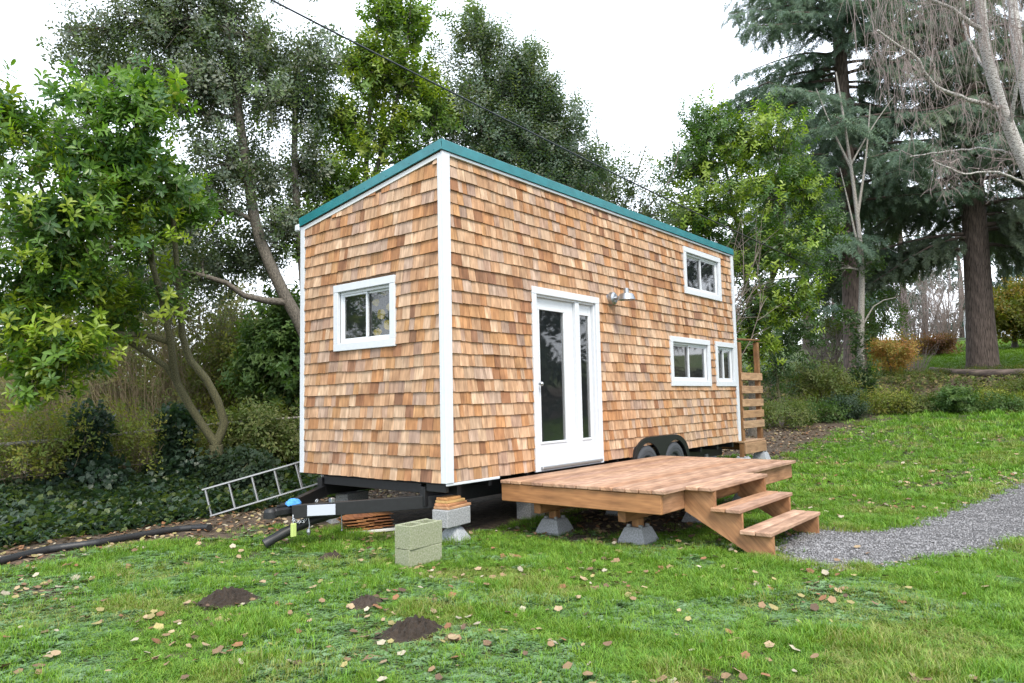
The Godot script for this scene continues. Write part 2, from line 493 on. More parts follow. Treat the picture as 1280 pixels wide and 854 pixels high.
func build_house() -> void:
	var house := thing("tiny_house", "cedar-shingled tiny house on a black trailer with white trim and teal metal roof edge", "house", Vector3(0, FLOOR, 0))
	var front := func(x: float, y: float, o: float) -> Vector3: return Vector3(x, y, -0.024 + o)
	var side := func(x: float, y: float, o: float) -> Vector3: return Vector3(0.024 - o, y, -x)     # x counts from the near corner
	var door := Rect2(1.47, -0.018, 1.46, 2.168)
	var win_up := Rect2(5.54, 2.485, 1.46, 0.775)
	var win_mid := Rect2(4.95, 0.985, 1.46, 0.775)
	var win_end := Rect2(6.64, 0.985, 0.86, 0.775)
	var win_side := Rect2(0.725, 1.42, 1.065, 0.772)
	var holes := []
	for r in [win_up, win_mid, win_end]: holes.push_back((r as Rect2).grow(-0.07))
	holes.push_back(Rect2(1.55, 0.0, 1.3, 2.07))
	holes.push_back(Rect2(3.72, 0.0, 1.66, 0.21))
	var roof_line := func(x: float) -> float: return lerpf(TALL, LOW, x / WIDE)
	# walls
	var g := Geo.new()
	cut_wall(g, LONG - 0.05, TALL - 0.02, holes, 0.1, func(x, y, o): return Vector3(x + 0.025, y, -0.025 - o))
	var wall_front := part("sheathing", g, M.sheathing, house)
	wall_front.set_meta("label", "dark sheathing behind the shingles of the long wall")
	g = Geo.new()
	cut_wall(g, WIDE - 0.26, LOW - 0.02, [Rect2(win_side.position + Vector2(-0.06, 0.07), win_side.size - Vector2(0.14, 0.14))], 0.1, func(x, y, o): return Vector3(0.026 + o, y, -0.13 - x))
	part("sheathing", g, M.sheathing, house)
	for x in [0.026, LONG - 0.126]:      # gable triangles over the end walls
		var a := Vector3(x, LOW - 0.02, -0.03); var b := Vector3(x, LOW - 0.02, -WIDE + 0.03); var c := Vector3(x, TALL - 0.03, -0.03); var w := Vector3(0.1, 0, 0)
		var bb := b + Vector3(0, 0.002, 0)
		g = Geo.new()
		g.tri(a, bb, c, Color.WHITE); g.tri(a + w, c + w, bb + w, Color.WHITE); g.quad(a, c, c + w, a + w, Color.WHITE); g.quad(c, bb, bb + w, c + w, Color.WHITE)
		part("gable", g, M.sheathing, house)
	g = Geo.new()
	g.box(Vector3(LONG - 0.076, LOW * 0.5 - 0.01, -WIDE * 0.5), Vector3(0.1, LOW - 0.02, WIDE - 0.26))
	g.box(Vector3(LONG * 0.5, LOW * 0.5, -WIDE + 0.076), Vector3(LONG - 0.05, LOW, 0.1))
	part("back_wall", g, mat("plain_cedar", Color(0.34, 0.2, 0.11), 0.9), house)
	g = Geo.new()
	g.box(Vector3(LONG * 0.5, 0.045, -WIDE * 0.5), Vector3(LONG - 0.27, 0.05, WIDE - 0.28))
	part("floor", g, M.interior_floor, house)
	g = Geo.new()       # inner lining, so that the rooms are closed and pale
	var ih := LOW - 0.1
	g.quad(Vector3(0.14, 0.08, -WIDE + 0.14), Vector3(LONG - 0.14, 0.08, -WIDE + 0.14), Vector3(LONG - 0.14, ih, -WIDE + 0.14), Vector3(0.14, ih, -WIDE + 0.14), Color.WHITE)
	g.quad(Vector3(LONG - 0.14, 0.08, -0.14), Vector3(LONG - 0.14, ih, -0.14), Vector3(LONG - 0.14, ih, -WIDE + 0.14), Vector3(LONG - 0.14, 0.08, -WIDE + 0.14), Color.WHITE)
	g.box(Vector3(4.4, 1.5, -WIDE * 0.62), Vector3(0.06, 2.8, WIDE * 0.7))
	part("lining", g, M.interior, house)
	# roof: sloping slab, metal sheet, drip edges
	var slope := atan((TALL - LOW) / WIDE)
	var tilt := Basis(Vector3.RIGHT, -slope)
	var across := WIDE / cos(slope)
	g = Geo.new()
	g.box(Vector3.ZERO, Vector3(LONG - 0.01, 0.09, across - 0.01), 0.0, Color.WHITE)
	g.moved(Transform3D(tilt, Vector3(LONG * 0.5, (TALL + LOW) * 0.5 + 0.035, -WIDE * 0.5)))
	part("roof_deck", g, M.sheathing, house)
	g = Geo.new()
	g.box(Vector3.ZERO, Vector3(LONG + 0.03, 0.012, across + 0.03), 0.002, Color.WHITE)
	var ribs := 17
	for k in ribs:
		g.box(Vector3(-LONG * 0.5 + 0.12 + k * (LONG - 0.24) / (ribs - 1), 0.013, 0), Vector3(0.03, 0.016, across), 0.005)
	g.moved(Transform3D(tilt, Vector3(LONG * 0.5, (TALL + LOW) * 0.5 + 0.094, -WIDE * 0.5)))
	part("roof_sheet", g, M.teal_metal, house)
	for k in 2:
		g = Geo.new()      # long fascia, folded at the bottom
		var x0 := -0.012 if k == 0 else LONG * 0.52
		var x1 := LONG * 0.52 + 0.02 if k == 0 else LONG + 0.015
		var z := 0.016 + 0.003 * k
		g.box(Vector3((x0 + x1) * 0.5, TALL + 0.056, z), Vector3(x1 - x0, 0.112, 0.006), 0.002)
		g.box(Vector3((x0 + x1) * 0.5, TALL + 0.004, z + 0.006), Vector3(x1 - x0, 0.01, 0.012), 0.003)
		g.box(Vector3((x0 + x1) * 0.5, TALL + 0.112, z - 0.03), Vector3(x1 - x0, 0.008, 0.06), 0.002)
		part("fascia_flashing", g, M.teal_metal, house)
	for x in [-0.016, LONG + 0.02]:
		g = Geo.new()
		g.box(Vector3.ZERO, Vector3(0.006, 0.112, across + 0.02), 0.002)
		g.box(Vector3(-0.005, -0.05, 0), Vector3(0.01, 0.01, across + 0.02), 0.003)
		g.moved(Transform3D(tilt, Vector3(x, (TALL + LOW) * 0.5 + 0.056, -WIDE * 0.5)))
		part("rake_flashing", g, M.teal_metal, house)
		if x > 0: continue
		for k in 7:
			g = Geo.new()
			g.lathe([Vector2(0.0, 0.004), Vector2(0.007, 0.003), Vector2(0.008, 0.0)], 6, Transform3D(Basis(Vector3.BACK, PI * 0.5), Vector3(-0.02, lerpf(TALL, LOW, k / 6.6 + 0.04) + 0.04, -WIDE * (k / 6.6 + 0.04))))
			part("screw", g, M.teal_metal, house)
	g = Geo.new()
	g.box(Vector3(LONG * 0.5, TALL - 0.018, -0.006), Vector3(LONG - 0.02, 0.03, 0.03), 0.003)
	part("frieze_board", g, M.white_paint, house)
	g = Geo.new()
	g.box(Vector3.ZERO, Vector3(0.016, 0.05, across - 0.08), 0.002)
	g.moved(Transform3D(tilt, Vector3(0.012, (TALL + LOW) * 0.5 - 0.03, -WIDE * 0.5)))
	part("house_wrap", g, M.house_wrap, house)
	g = Geo.new()
	g.box(Vector3(LONG * 0.5, LOW + 0.0, -WIDE - 0.06), Vector3(LONG + 0.04, 0.09, 0.1), 0.015)
	part("gutter", g, M.vinyl, house)
	# corner boards
	for k in [[Vector3(0.0545, TALL * 0.5 - 0.002, -0.006), Vector3(0.109, TALL - 0.004, 0.036)], [Vector3(0.0105, TALL * 0.5 - 0.01, -0.0445), Vector3(0.026, TALL - 0.02, 0.044)], [Vector3(0.011, LOW * 0.5, -WIDE + 0.0355), Vector3(0.026, LOW, 0.081)], [Vector3(LONG - 0.05, TALL * 0.5 - 0.002, -0.006), Vector3(0.1, TALL - 0.004, 0.036)], [Vector3(LONG - 0.011, LOW * 0.5, -WIDE + 0.0355), Vector3(0.026, LOW, 0.081)], [Vector3(LONG - 0.0105, TALL * 0.5 - 0.01, -0.0445), Vector3(0.026, TALL - 0.02, 0.044)]]:
		g = Geo.new()
		g.box(k[0], k[1], 0.003)
		part("corner_board", g, M.white_paint, house)
	g = Geo.new()
	g.box(Vector3(0.42, -0.014, -0.004), Vector3(0.82, 0.026, 0.012), 0.003)
	part("drip_flashing", g, M.white_paint, house)
	# windows and door
	sliding_window(house, win_up, front, Vector3.RIGHT, "")
	sliding_window(house, win_mid, front, Vector3.RIGHT, "")
	sliding_window(house, win_end, front, Vector3.RIGHT, "")
	sliding_window(house, win_side, side, Vector3.BACK, "")
	trim_frame("door_casing", house, Rect2(door.position, Vector2(door.size.x, door.size.y)), 0.085, 0.036, front, Vector3.RIGHT, M.white_paint)
	var unit := Node3D.new()
	unit.name = "door"
	house.add_child(unit)
	trim_frame("jamb", unit, Rect2(1.548, 0.03, 1.304, 2.04), 0.03, 0.13, func(x, y, o): return front.call(x, y, o - 0.125), Vector3.RIGHT, M.white_paint)
	g = Geo.new()
	g.box(Vector3(2.2, 0.022, -0.03), Vector3(1.29, 0.034, 0.16), 0.006)
	part("threshold", g, M.aluminium, unit)
	g = Geo.new()
	g.box(Vector3(2.44, 1.05, -0.062), Vector3(0.085, 1.98, 0.1), 0.006)
	part("mullion", g, M.white_paint, unit)
	for k in [[1.579, 2.397, 1.675, 2.19], [2.483, 2.821, 2.545, 2.755]]:
		var z := -0.085
		for q in [[k[0], k[2], 0.062, 2.038], [k[3], k[1], 0.062, 2.038], [k[2], k[3], 0.062, 0.31], [k[2], k[3], 1.9, 2.038]]:
			g = Geo.new()
			g.box(Vector3((q[0] + q[1]) * 0.5, (q[2] + q[3]) * 0.5, z - (0.0 if q[2] < 0.1 and q[3] > 2.0 else 0.002)), Vector3(q[1] - q[0], q[3] - q[2], 0.044), 0.003)
			part("stile" if q[3] - q[2] > 1.0 else "rail", g, M.vinyl, unit)
		trim_frame("glazing_bead", unit, Rect2(k[2] - 0.02, 0.29, k[3] - k[2] + 0.04, 1.63), 0.026, 0.012, func(x, y, o): return Vector3(x, y, z + 0.021 + o), Vector3.RIGHT, M.vinyl)
		g = Geo.new()
		g.box(Vector3((k[2] + k[3]) * 0.5, 1.105, z + 0.006), Vector3(k[3] - k[2], 1.59, 0.006))
		part("pane", g, M.glass, unit)
	g = Geo.new()
	g.tube([Vector3(1.625, 1.0, -0.062), Vector3(1.625, 1.0, -0.01)], [0.012, 0.012], 10)
	g.lathe([Vector2(0.0, 0.024), Vector2(0.018, 0.02), Vector2(0.027, 0.006), Vector2(0.024, -0.01), Vector2(0.012, -0.016)], 14, Transform3D(Basis(Vector3.RIGHT, PI * 0.5), Vector3(1.625, 1.0, 0.0)))
	part("door_knob", g, M.galvanised, unit)
	# shingles
	var list := []
	var cover := [win_up.grow(-0.02), win_mid.grow(-0.02), win_end.grow(-0.02), door.grow(-0.02), Rect2(3.80, -0.2, 1.52, 0.39)]
	lay_shingles(list, 1, LONG, 0.111, LONG - 0.102, func(_x): return TALL - 0.034, cover, front, Vector3.RIGHT, Vector3.BACK)
	lay_shingles(list, 0, WIDE, 0.069, WIDE - 0.078, func(x): return roof_line.call(x) - 0.004, [win_side.grow(-0.02)], side, Vector3.FORWARD, Vector3.LEFT)
	var eye := EYE - Vector3(0, FLOOR, 0)
	for s in list:
		var to: Vector3 = eye - s.o
		s["shows"] = s.w * minf(s.hl, s.hr) * absf(to.normalized().dot(s.out)) / to.length_squared()
	list.sort_custom(func(a, b): return a.shows > b.shows)
	var rest := Geo.new()
	for i in list.size():
		var q := shingle(list[i])
		if i < 300: part("shingle", q, M.cedar, house)
		else: rest.join(q)
	var others := part("shingles", rest, M.cedar, house)
	others.set_meta("kind", "stuff")
	print("shingles ", list.size())
	build_trailer(house)

func beam(a: Vector3, b: Vector3, w: float, h: float, bevel := 0.004, col := Color.WHITE) -> Geo:
	# a bar of section w x h from a to b, its grain along it
	var g := Geo.new()
	var l := a.distance_to(b)
	g.box(Vector3.ZERO, Vector3(l, h, w), bevel, col, 0, Vector2(rng.randf(), rng.randf()) * 4.0, 1.3)
	var x := (b - a) / l
	var z := (x.cross(Vector3.UP) if absf(x.y) < 0.99 else Vector3.BACK).normalized()
	g.moved(Transform3D(Basis(x, z.cross(x), z), (a + b) * 0.5))
	return g

func build_trailer(house: Node) -> void:
	for z in [-0.36, -2.1]:
		part("frame_rail", beam(Vector3(0.02, -0.15, z), Vector3(LONG - 0.1, -0.15, z), 0.08, 0.2), M.black_steel, house)
	for k in 11:
		part("cross_member", beam(Vector3(0.08 + k * 0.72, -0.07, -0.41), Vector3(0.08 + k * 0.72, -0.07, -2.05), 0.06, 0.1), M.black_steel, house)
	for k in 12:
		part("outrigger", beam(Vector3(0.06 + k * 0.66, -0.055, -0.04), Vector3(0.06 + k * 0.66, -0.055, -0.315), 0.05, 0.08), M.black_steel, house)
	var g := Geo.new()
	g.box(Vector3(LONG * 0.5, -0.006, -WIDE * 0.5), Vector3(LONG - 0.06, 0.012, WIDE - 0.1))
	part("floor_pan", g, M.black_steel, house)
	part("front_beam", beam(Vector3(0.3, -0.09, -0.1), Vector3(0.3, -0.09, -WIDE + 0.1), 0.06, 0.14), M.black_steel, house)
	for s in [-1.0, 1.0]:
		part("tongue_rail", beam(Vector3(0.35, -0.2, -1.23 + s * 1.08), Vector3(-0.98, -0.235, -1.23 + s * 0.075), 0.07, 0.13), M.black_steel, house)
	part("tongue_plate", beam(Vector3(-0.55, -0.298, -1.23), Vector3(-0.9, -0.298, -1.23), 0.3, 0.012), M.black_steel, house)
	g = Geo.new()       # coupler: tapered channel with a round socket
	g.join(beam(Vector3(-0.86, -0.23, -1.23), Vector3(-1.16, -0.23, -1.23), 0.13, 0.085, 0.02))
	g.lathe([Vector2(0.0, 0.05), Vector2(0.045, 0.042), Vector2(0.065, 0.015), Vector2(0.068, -0.045), Vector2(0.05, -0.05)], 18, Transform3D(Basis(), Vector3(-1.17, -0.23, -1.23)))
	g.join(beam(Vector3(-0.92, -0.18, -1.23), Vector3(-1.1, -0.175, -1.23), 0.03, 0.025, 0.006))
	part("coupler", g, M.black_steel, house)
	g = Geo.new()       # pale identification plate on the near tongue rail
	g.box(Vector3.ZERO, Vector3(0.27, 0.105, 0.006), 0.002)
	var along := Vector3(1.04, 0, 0.825).normalized()
	var off := Vector3(-0.825, 0, 1.04).normalized()
	var mid := Vector3(-0.76, -0.228, -1.23 + 0.25) + off * 0.04
	g.moved(Transform3D(Basis(along, Vector3.UP, off), mid))
	part("identification_plate", g, M.label_plate, house)
	g = Geo.new()
	g.box(mid + along * 0.1 + Vector3(0, 0.085, 0) - off * 0.04, Vector3(0.05, 0.05, 0.05), 0.008)
	part("wiring_box", g, M.galvanised, house)
	g = Geo.new()      # safety chain hanging from the coupler to the lock
	var a := Vector3(-0.76, -0.15, -1.08); var b := Vector3(-1.0, -0.31, -1.12)
	for k in 9:
		var t := k / 8.0
		var p := a.lerp(b, t) + Vector3(0, -0.09 * sin(PI * t), 0.02)
		var ring := []
		var rr := []
		for j in 9:
			var f := TAU * j / 8.0
			var l := Vector3(cos(f) * 0.02, sin(f) * 0.011, 0)
			ring.push_back(p + Basis(Vector3(0.4, -0.9, 0.1).normalized().cross(Vector3.UP).normalized(), PI * 0.5 * (k % 2)) * (Basis(Vector3.BACK, 0.9) * l)); rr.push_back(0.0045)
		g.tube(ring, rr, 5, Color.WHITE, 1.0, false)
	part("chain", g, M.galvanised, house)
	g = Geo.new()
	g.box(Vector3(-1.0, -0.405, -1.1), Vector3(0.055, 0.13, 0.03), 0.006)
	part("hang_tag", g, M.lime_tag, house)
	g = Geo.new()
	g.tube([Vector3(-1.0, -0.345, -1.1), Vector3(-1.0, -0.29, -1.11), Vector3(-0.985, -0.25, -1.13)], [0.006, 0.006, 0.006], 6)
	part("tag_shackle", g, M.galvanised, house)
	g = Geo.new()
	g.tube([Vector3(-0.84, -0.24, -1.1), Vector3(-0.83, -0.38, -1.08), Vector3(-0.84, -0.43, -1.08)], [0.006, 0.006, 0.006], 6)
	g.lathe([Vector2(0.018, 0.03), Vector2(0.022, 0.0), Vector2(0.014, -0.03), Vector2(0.0, -0.035)], 8, Transform3D(Basis(), Vector3(-0.84, -0.445, -1.08)))
	part("chain_hook", g, M.galvanised, house)
	g = Geo.new()
	g.tube([Vector3(-0.52, -0.26, -0.98), Vector3(-0.52, -0.46, -0.97)], [0.006, 0.005], 6)
	g.lathe([Vector2(0.0, 0.014), Vector2(0.013, 0.0), Vector2(0.0, -0.014)], 8, Transform3D(Basis(), Vector3(-0.52, -0.465, -0.97)))
	part("breakaway_cable", g, M.galvanised, house)
	# wheels and fender
	for z in [-0.095, -WIDE + 0.095]:
		for x in [4.11, 4.97]:
			var wheel := Node3D.new()
			wheel.name = numbered("wheel", house)
			house.add_child(wheel)
			wheel.position = Vector3(x, -0.215, z)
			wheel.rotation.x = PI * 0.5 if z > -1.0 else -PI * 0.5
			var tyre := Geo.new()
			tyre.lathe([Vector2(0.2, -0.1), Vector2(0.3, -0.105), Vector2(0.335, -0.09), Vector2(0.352, -0.07), Vector2(0.356, -0.03), Vector2(0.35, -0.026), Vector2(0.35, -0.02), Vector2(0.357, -0.016), Vector2(0.357, 0.016), Vector2(0.35, 0.02), Vector2(0.35, 0.026), Vector2(0.356, 0.03), Vector2(0.352, 0.07), Vector2(0.335, 0.09), Vector2(0.3, 0.105), Vector2(0.26, 0.108), Vector2(0.255, 0.104), Vector2(0.21, 0.1), Vector2(0.2, 0.092)], 40, Transform3D())
			part("tyre", tyre, M.rubber, wheel)
			var rim := Geo.new()
			rim.lathe([Vector2(0.205, 0.098), Vector2(0.19, 0.09), Vector2(0.18, 0.05), Vector2(0.12, 0.055), Vector2(0.1, 0.075), Vector2(0.05, 0.08), Vector2(0.048, 0.12), Vector2(0.0, 0.125)], 28, Transform3D())
			part("rim", rim, M.rim_paint, wheel)
	g = Geo.new()
	g.box(Vector3(4.54, 0.105, -0.36), Vector3(1.66, 0.23, 0.24))
	part("wheel_well", g, M.black_steel, house)
	for sgn in [1.0, -1.0]:
		g = Geo.new()
		var n := 48
		var prof := []
		for k in n + 1:
			var x := lerpf(3.66, 5.43, float(k) / n)
			var tl := clampf((x - 3.66) / 0.5, 0.0, 1.0); var tr := clampf((5.43 - x) / 0.5, 0.0, 1.0)
			var yt := -0.1 + 0.345 * sqrt(1.0 - pow(1.0 - minf(tl, tr), 2.0))
			var yl := -0.12
			for cx in [4.11, 4.97]:
				var dx := absf(x - cx)
				if dx < 0.385: yl = maxf(yl, -0.215 + sqrt(0.385 * 0.385 - dx * dx))
			prof.push_back([x, yt, minf(yl, yt - 0.02)])
		var z0 := 0.025 if sgn > 0 else -WIDE - 0.025
		var z1: float = z0 - 0.26 * sgn
		for k in n:
			var p: Array = prof[k]; var q: Array = prof[k + 1]
			g.quad(Vector3(p[0], p[2], z0), Vector3(q[0], q[2], z0), Vector3(q[0], q[1], z0), Vector3(p[0], p[1], z0), Color.WHITE)
			g.quad(Vector3(p[0], p[1], z0), Vector3(q[0], q[1], z0), Vector3(q[0], q[1], z1), Vector3(p[0], p[1], z1), Color.WHITE)
			g.quad(Vector3(p[0], p[2], z0), Vector3(p[0], p[2], z0 - 0.03 * sgn), Vector3(q[0], q[2], z0 - 0.03 * sgn), Vector3(q[0], q[2], z0), Color.WHITE)
		part("fender", g, M.black_steel, house)
	for x in [4.11, 4.97]:
		g = Geo.new()
		g.tube([Vector3(x, -0.215, -0.2), Vector3(x, -0.215, -WIDE + 0.2)], [0.035, 0.035], 10)
		part("axle", g, M.black_steel, house)

func build_wall_lamp() -> void:
	var lamp := thing("wall_lamp", "galvanised barn lamp with upturned stem on the shingles beside the door", "lamp", Vector3(3.25, FLOOR + 2.17, -0.008))
	var g := Geo.new()
	g.lathe([Vector2(0.0, 0.085), Vector2(0.06, 0.08), Vector2(0.085, 0.06), Vector2(0.092, 0.0), Vector2(0.1, -0.004)], 22, Transform3D(Basis(Vector3.RIGHT, PI * 0.5), Vector3(0, 0, 0.0)))
	part("mounting_box", g, M.galvanised, lamp)
	g = Geo.new()
	g.tube([Vector3(0.0, 0.0, 0.07), Vector3(0.0, 0.005, 0.15), Vector3(0.0, 0.005, 0.23)], [0.022, 0.02, 0.02], 10)
	part("arm", g, M.galvanised, lamp)
	g = Geo.new()
	g.lathe([Vector2(0.0, 0.12), Vector2(0.032, 0.118), Vector2(0.035, 0.055), Vector2(0.06, 0.05), Vector2(0.09, 0.038), Vector2(0.105, 0.01), Vector2(0.116, -0.03), Vector2(0.119, -0.04), Vector2(0.112, -0.035), Vector2(0.09, 0.01), Vector2(0.0, 0.03)], 26, Transform3D(Basis(), Vector3(0.0, 0.0, 0.25)))
	part("shade", g, M.galvanised, lamp)
	g = Geo.new()
	g.lathe([Vector2(0.0, -0.03), Vector2(0.025, -0.024), Vector2(0.032, 0.0), Vector2(0.02, 0.03), Vector2(0.016, 0.045)], 12, Transform3D(Basis(), Vector3(0.0, -0.005, 0.25)))
	part("bulb", g, M.vinyl, lamp)

func build_curtains() -> void:
	# a printed cloth behind the small end window, white blinds behind two others
	var print_ := pattern(128, 256, func(x: int, y: int) -> Color:
		var col := Color(0.03, 0.03, 0.025)
		for k in [[30, 40, 17], [78, 30, 19], [112, 70, 15], [52, 95, 18], [92, 120, 20], [24, 150, 16], [64, 165, 19], [108, 190, 16], [34, 215, 18], [76, 232, 17], [10, 95, 12]]:
			var d := Vector2(x - k[0], y - k[1]).length() + 2.5 * noise.get_noise_2d(x * 9.0, y * 9.0)
			if d < k[2]: col = Color(0.6, 0.48, 0.10).lerp(Color(0.38, 0.26, 0.04), clampf(0.5 + 0.5 * sin(d * 1.1), 0.0, 1.0) * 0.6)
		return col.linear_to_srgb())
	var cloth := mat("printed_cloth", Color.WHITE, 0.9)
	cloth.albedo_texture = print_
	var g := Geo.new()
	var n := 24
	for k in n:
		var a := float(k) / n; var b := float(k + 1) / n
		var za := -0.78 - a * 0.52; var zb := -0.78 - b * 0.52
		var xa := 0.17 + 0.012 * sin(a * 30.0); var xb := 0.17 + 0.012 * sin(b * 30.0)
		g.quad(Vector3(xa, FLOOR + 1.43, za), Vector3(xb, FLOOR + 1.43, zb), Vector3(xb, FLOOR + 2.16, zb), Vector3(xa, FLOOR + 2.16, za), Color.WHITE, Vector2(a, 1), Vector2(b, 1), Vector2(b, 0), Vector2(a, 0))
	var o := part("curtain", g, cloth)
	tag(o, "dark curtain printed with yellow rounds hanging behind the short wall's window", "curtain")

# ------------------------------------------------------------------ deck, porch and the things round the house
func plank(called: String, parent: Node, a: Vector3, b: Vector3, w: float, h: float, tones: Array, bevel := 0.006) -> MeshInstance3D:
	var c: Color = pick(tones)
	c = c * rng.randf_range(0.88, 1.1)
	return part(called, beam(a, b, w, h, bevel, Color(c.r, c.g, c.b)), M.lumber, parent)

func build_deck() -> void:
	var top := FLOOR - 0.03
	var tread := [Color(0.52, 0.325, 0.215), Color(0.47, 0.285, 0.18), Color(0.42, 0.245, 0.15), Color(0.51, 0.325, 0.23), Color(0.46, 0.28, 0.195), Color(0.42, 0.26, 0.175), Color(0.48, 0.27, 0.16)]
	var rim := [Color(0.42, 0.205, 0.085), Color(0.40, 0.19, 0.08)]
	var rim2 := [Color(0.43, 0.235, 0.125), Color(0.40, 0.215, 0.115)]
	var under := rim
	var deck := thing("wooden_deck", "low cedar deck with open three-tread stair in front of the white door", "deck", Vector3(0.78, 0, 0))
	var at := func(x: float, y: float, z: float) -> Vector3: return Vector3(x - 0.78, y, z)
	var z := 0.065
	while z < 1.9:
		plank("deck_board", deck, at.call(0.755 + rng.randf_range(0.0, 0.012), top - 0.018 + rng.randf_range(-0.0015, 0.0015), z + 0.067), at.call(4.375 - rng.randf_range(0.0, 0.012), top - 0.018, z + 0.067), 0.131, 0.036, tread)
		z += 0.1385
	plank("rim_joist", deck, at.call(0.80, top - 0.13, 0.06), at.call(0.80, top - 0.13, 1.945), 0.038, 0.18, rim)
	plank("rim_joist", deck, at.call(4.335, top - 0.13, 0.06), at.call(4.335, top - 0.13, 1.945), 0.038, 0.18, rim2)
	plank("rim_joist", deck, at.call(0.825, top - 0.131, 1.925), at.call(4.315, top - 0.131, 1.925), 0.038, 0.178, rim2)
	plank("rim_joist", deck, at.call(0.825, top - 0.131, 0.08), at.call(4.315, top - 0.131, 0.08), 0.038, 0.178, under)
	for k in 8:
		plank("joist", deck, at.call(1.22 + k * 0.39, top - 0.131, 0.102), at.call(1.22 + k * 0.39, top - 0.131, 1.903), 0.038, 0.176, under)
	for zz in [0.42, 1.44]:
		plank("beam", deck, at.call(0.93, top - 0.285, zz), at.call(4.28, top - 0.285, zz), 0.088, 0.125, rim)
		for x in [1.24, 2.65, 4.05]:
			var foot := height(x, zz) + 0.155
			part("post", beam(at.call(x, foot, zz), at.call(x, top - 0.349, zz), 0.088, 0.088, 0.004, Color(0.40, 0.2, 0.085)), M.lumber, deck)
	# stair
	for x in [1.27, 2.56]:
		var g := Geo.new()
		var outline := [Vector2(1.946, top - 0.04), Vector2(2.25, top - 0.04), Vector2(2.25, top - 0.218), Vector2(2.5, top - 0.218), Vector2(2.5, top - 0.398), Vector2(2.775, top - 0.398), Vector2(2.775, height(x, 2.77) - 0.04), Vector2(2.66, height(x, 2.66) - 0.04), Vector2(1.946, top - 0.24)]
		var poly := PackedVector2Array(outline)
		var ids := Geometry2D.triangulate_polygon(poly)
		var col := Color(0.41, 0.21, 0.10)
		for i in range(0, ids.size(), 3):
			for s in [-1.0, 1.0]:
				var q := []
				for j in 3: q.push_back(Vector3(x + s * 0.019 - 0.78, outline[ids[i + j]].y, outline[ids[i + j]].x))
				var uv := []
				for p in q: uv.push_back(Vector2(p.y * 0.8 + p.z * 0.8, p.z * 0.8 - p.y * 0.8) + Vector2(x, 0.3))
				if (q[1] - q[0]).cross(q[2] - q[0]).x * s > 0: g.tri(q[0], q[1], q[2], col, uv[0], uv[1], uv[2])
				else: g.tri(q[0], q[2], q[1], col, uv[0], uv[2], uv[1])
		for i in outline.size():
			var p: Vector2 = outline[i]; var q: Vector2 = outline[(i + 1) % outline.size()]
			g.face([Vector3(x - 0.799, p.y, p.x), Vector3(x - 0.799, q.y, q.x), Vector3(x - 0.761, q.y, q.x), Vector3(x - 0.761, p.y, p.x)], Vector3(x - 0.78, top - 0.25, 2.3), col, 2, Vector2(0.1, 0.4), 1.2)
		part("stringer", g, M.lumber, deck)
	for k in 3:
		for j in 2:
			var zz: float = [1.958, 2.225, 2.495][k] + 0.072 + j * 0.145 + (0.012 if k == 0 else 0.0)
			var y: float = top - k * 0.18 - 0.019
			plank("tread", deck, at.call(1.185 + rng.randf_range(0, 0.006), y, zz), at.call(2.625 + rng.randf_range(0, 0.006), y, zz), 0.136, 0.037, tread)
	plank("riser", deck, at.call(1.292, top - 0.125, 1.962), at.call(2.54, top - 0.125, 1.962), 0.03, 0.15, under)
	# the concrete piers it stands on
	for zz in [0.42, 1.44]:
		for x in [1.24, 2.65, 4.05]:
			var which := "under the deck's outer beam" if zz > 1.0 else "under the deck beam nearest the house"
			var end: String = {1.24: "near the house corner", 2.65: "behind the stair", 4.05: "near the trailer wheels"}[x]
			pier_block(Vector3(x, height(x, zz) - 0.03, zz), 0.3, 0.2, 0.185, "concrete pier block %s, %s" % [which, end], "concrete", "pier blocks under the deck")

func pier_block(at: Vector3, wide: float, narrow: float, tall: float, label: String, m: String, group := "", turn := 0.0) -> void:
	var o := thing("pier_block", label, "pier block", at, turn, group)
	var g := Geo.new()
	var b := wide * 0.5; var t := narrow * 0.5
	var rings := [[b, 0.0], [b, 0.05], [t, tall - 0.012], [t - 0.012, tall]]
	for i in 3:
		for k in 4:
			var p := func(r: Array, j: int) -> Vector3: return Vector3([-1, 1, 1, -1][j % 4] * r[0], r[1], [1, 1, -1, -1][j % 4] * r[0])
			g.quad(p.call(rings[i], k), p.call(rings[i], k + 1), p.call(rings[i + 1], k + 1), p.call(rings[i + 1], k), Color.WHITE)
	var h := tall; var s := t - 0.012
	g.quad(Vector3(-s, h, s), Vector3(s, h, s), Vector3(s, h, -s), Vector3(-s, h, -s), Color.WHITE)
	part("block", g, M[m], o)
	# cast saddle: four raised lugs round the slot for the timber
	for sx in [-1.0, 1.0]:
		for sz in [-1.0, 1.0]:
			g = Geo.new()
			g.box(Vector3(sx * (s - 0.022), h + 0.012, sz * (s - 0.022)), Vector3(0.038, 0.026, 0.038), 0.006)
			part("lug", g, M[m], o)

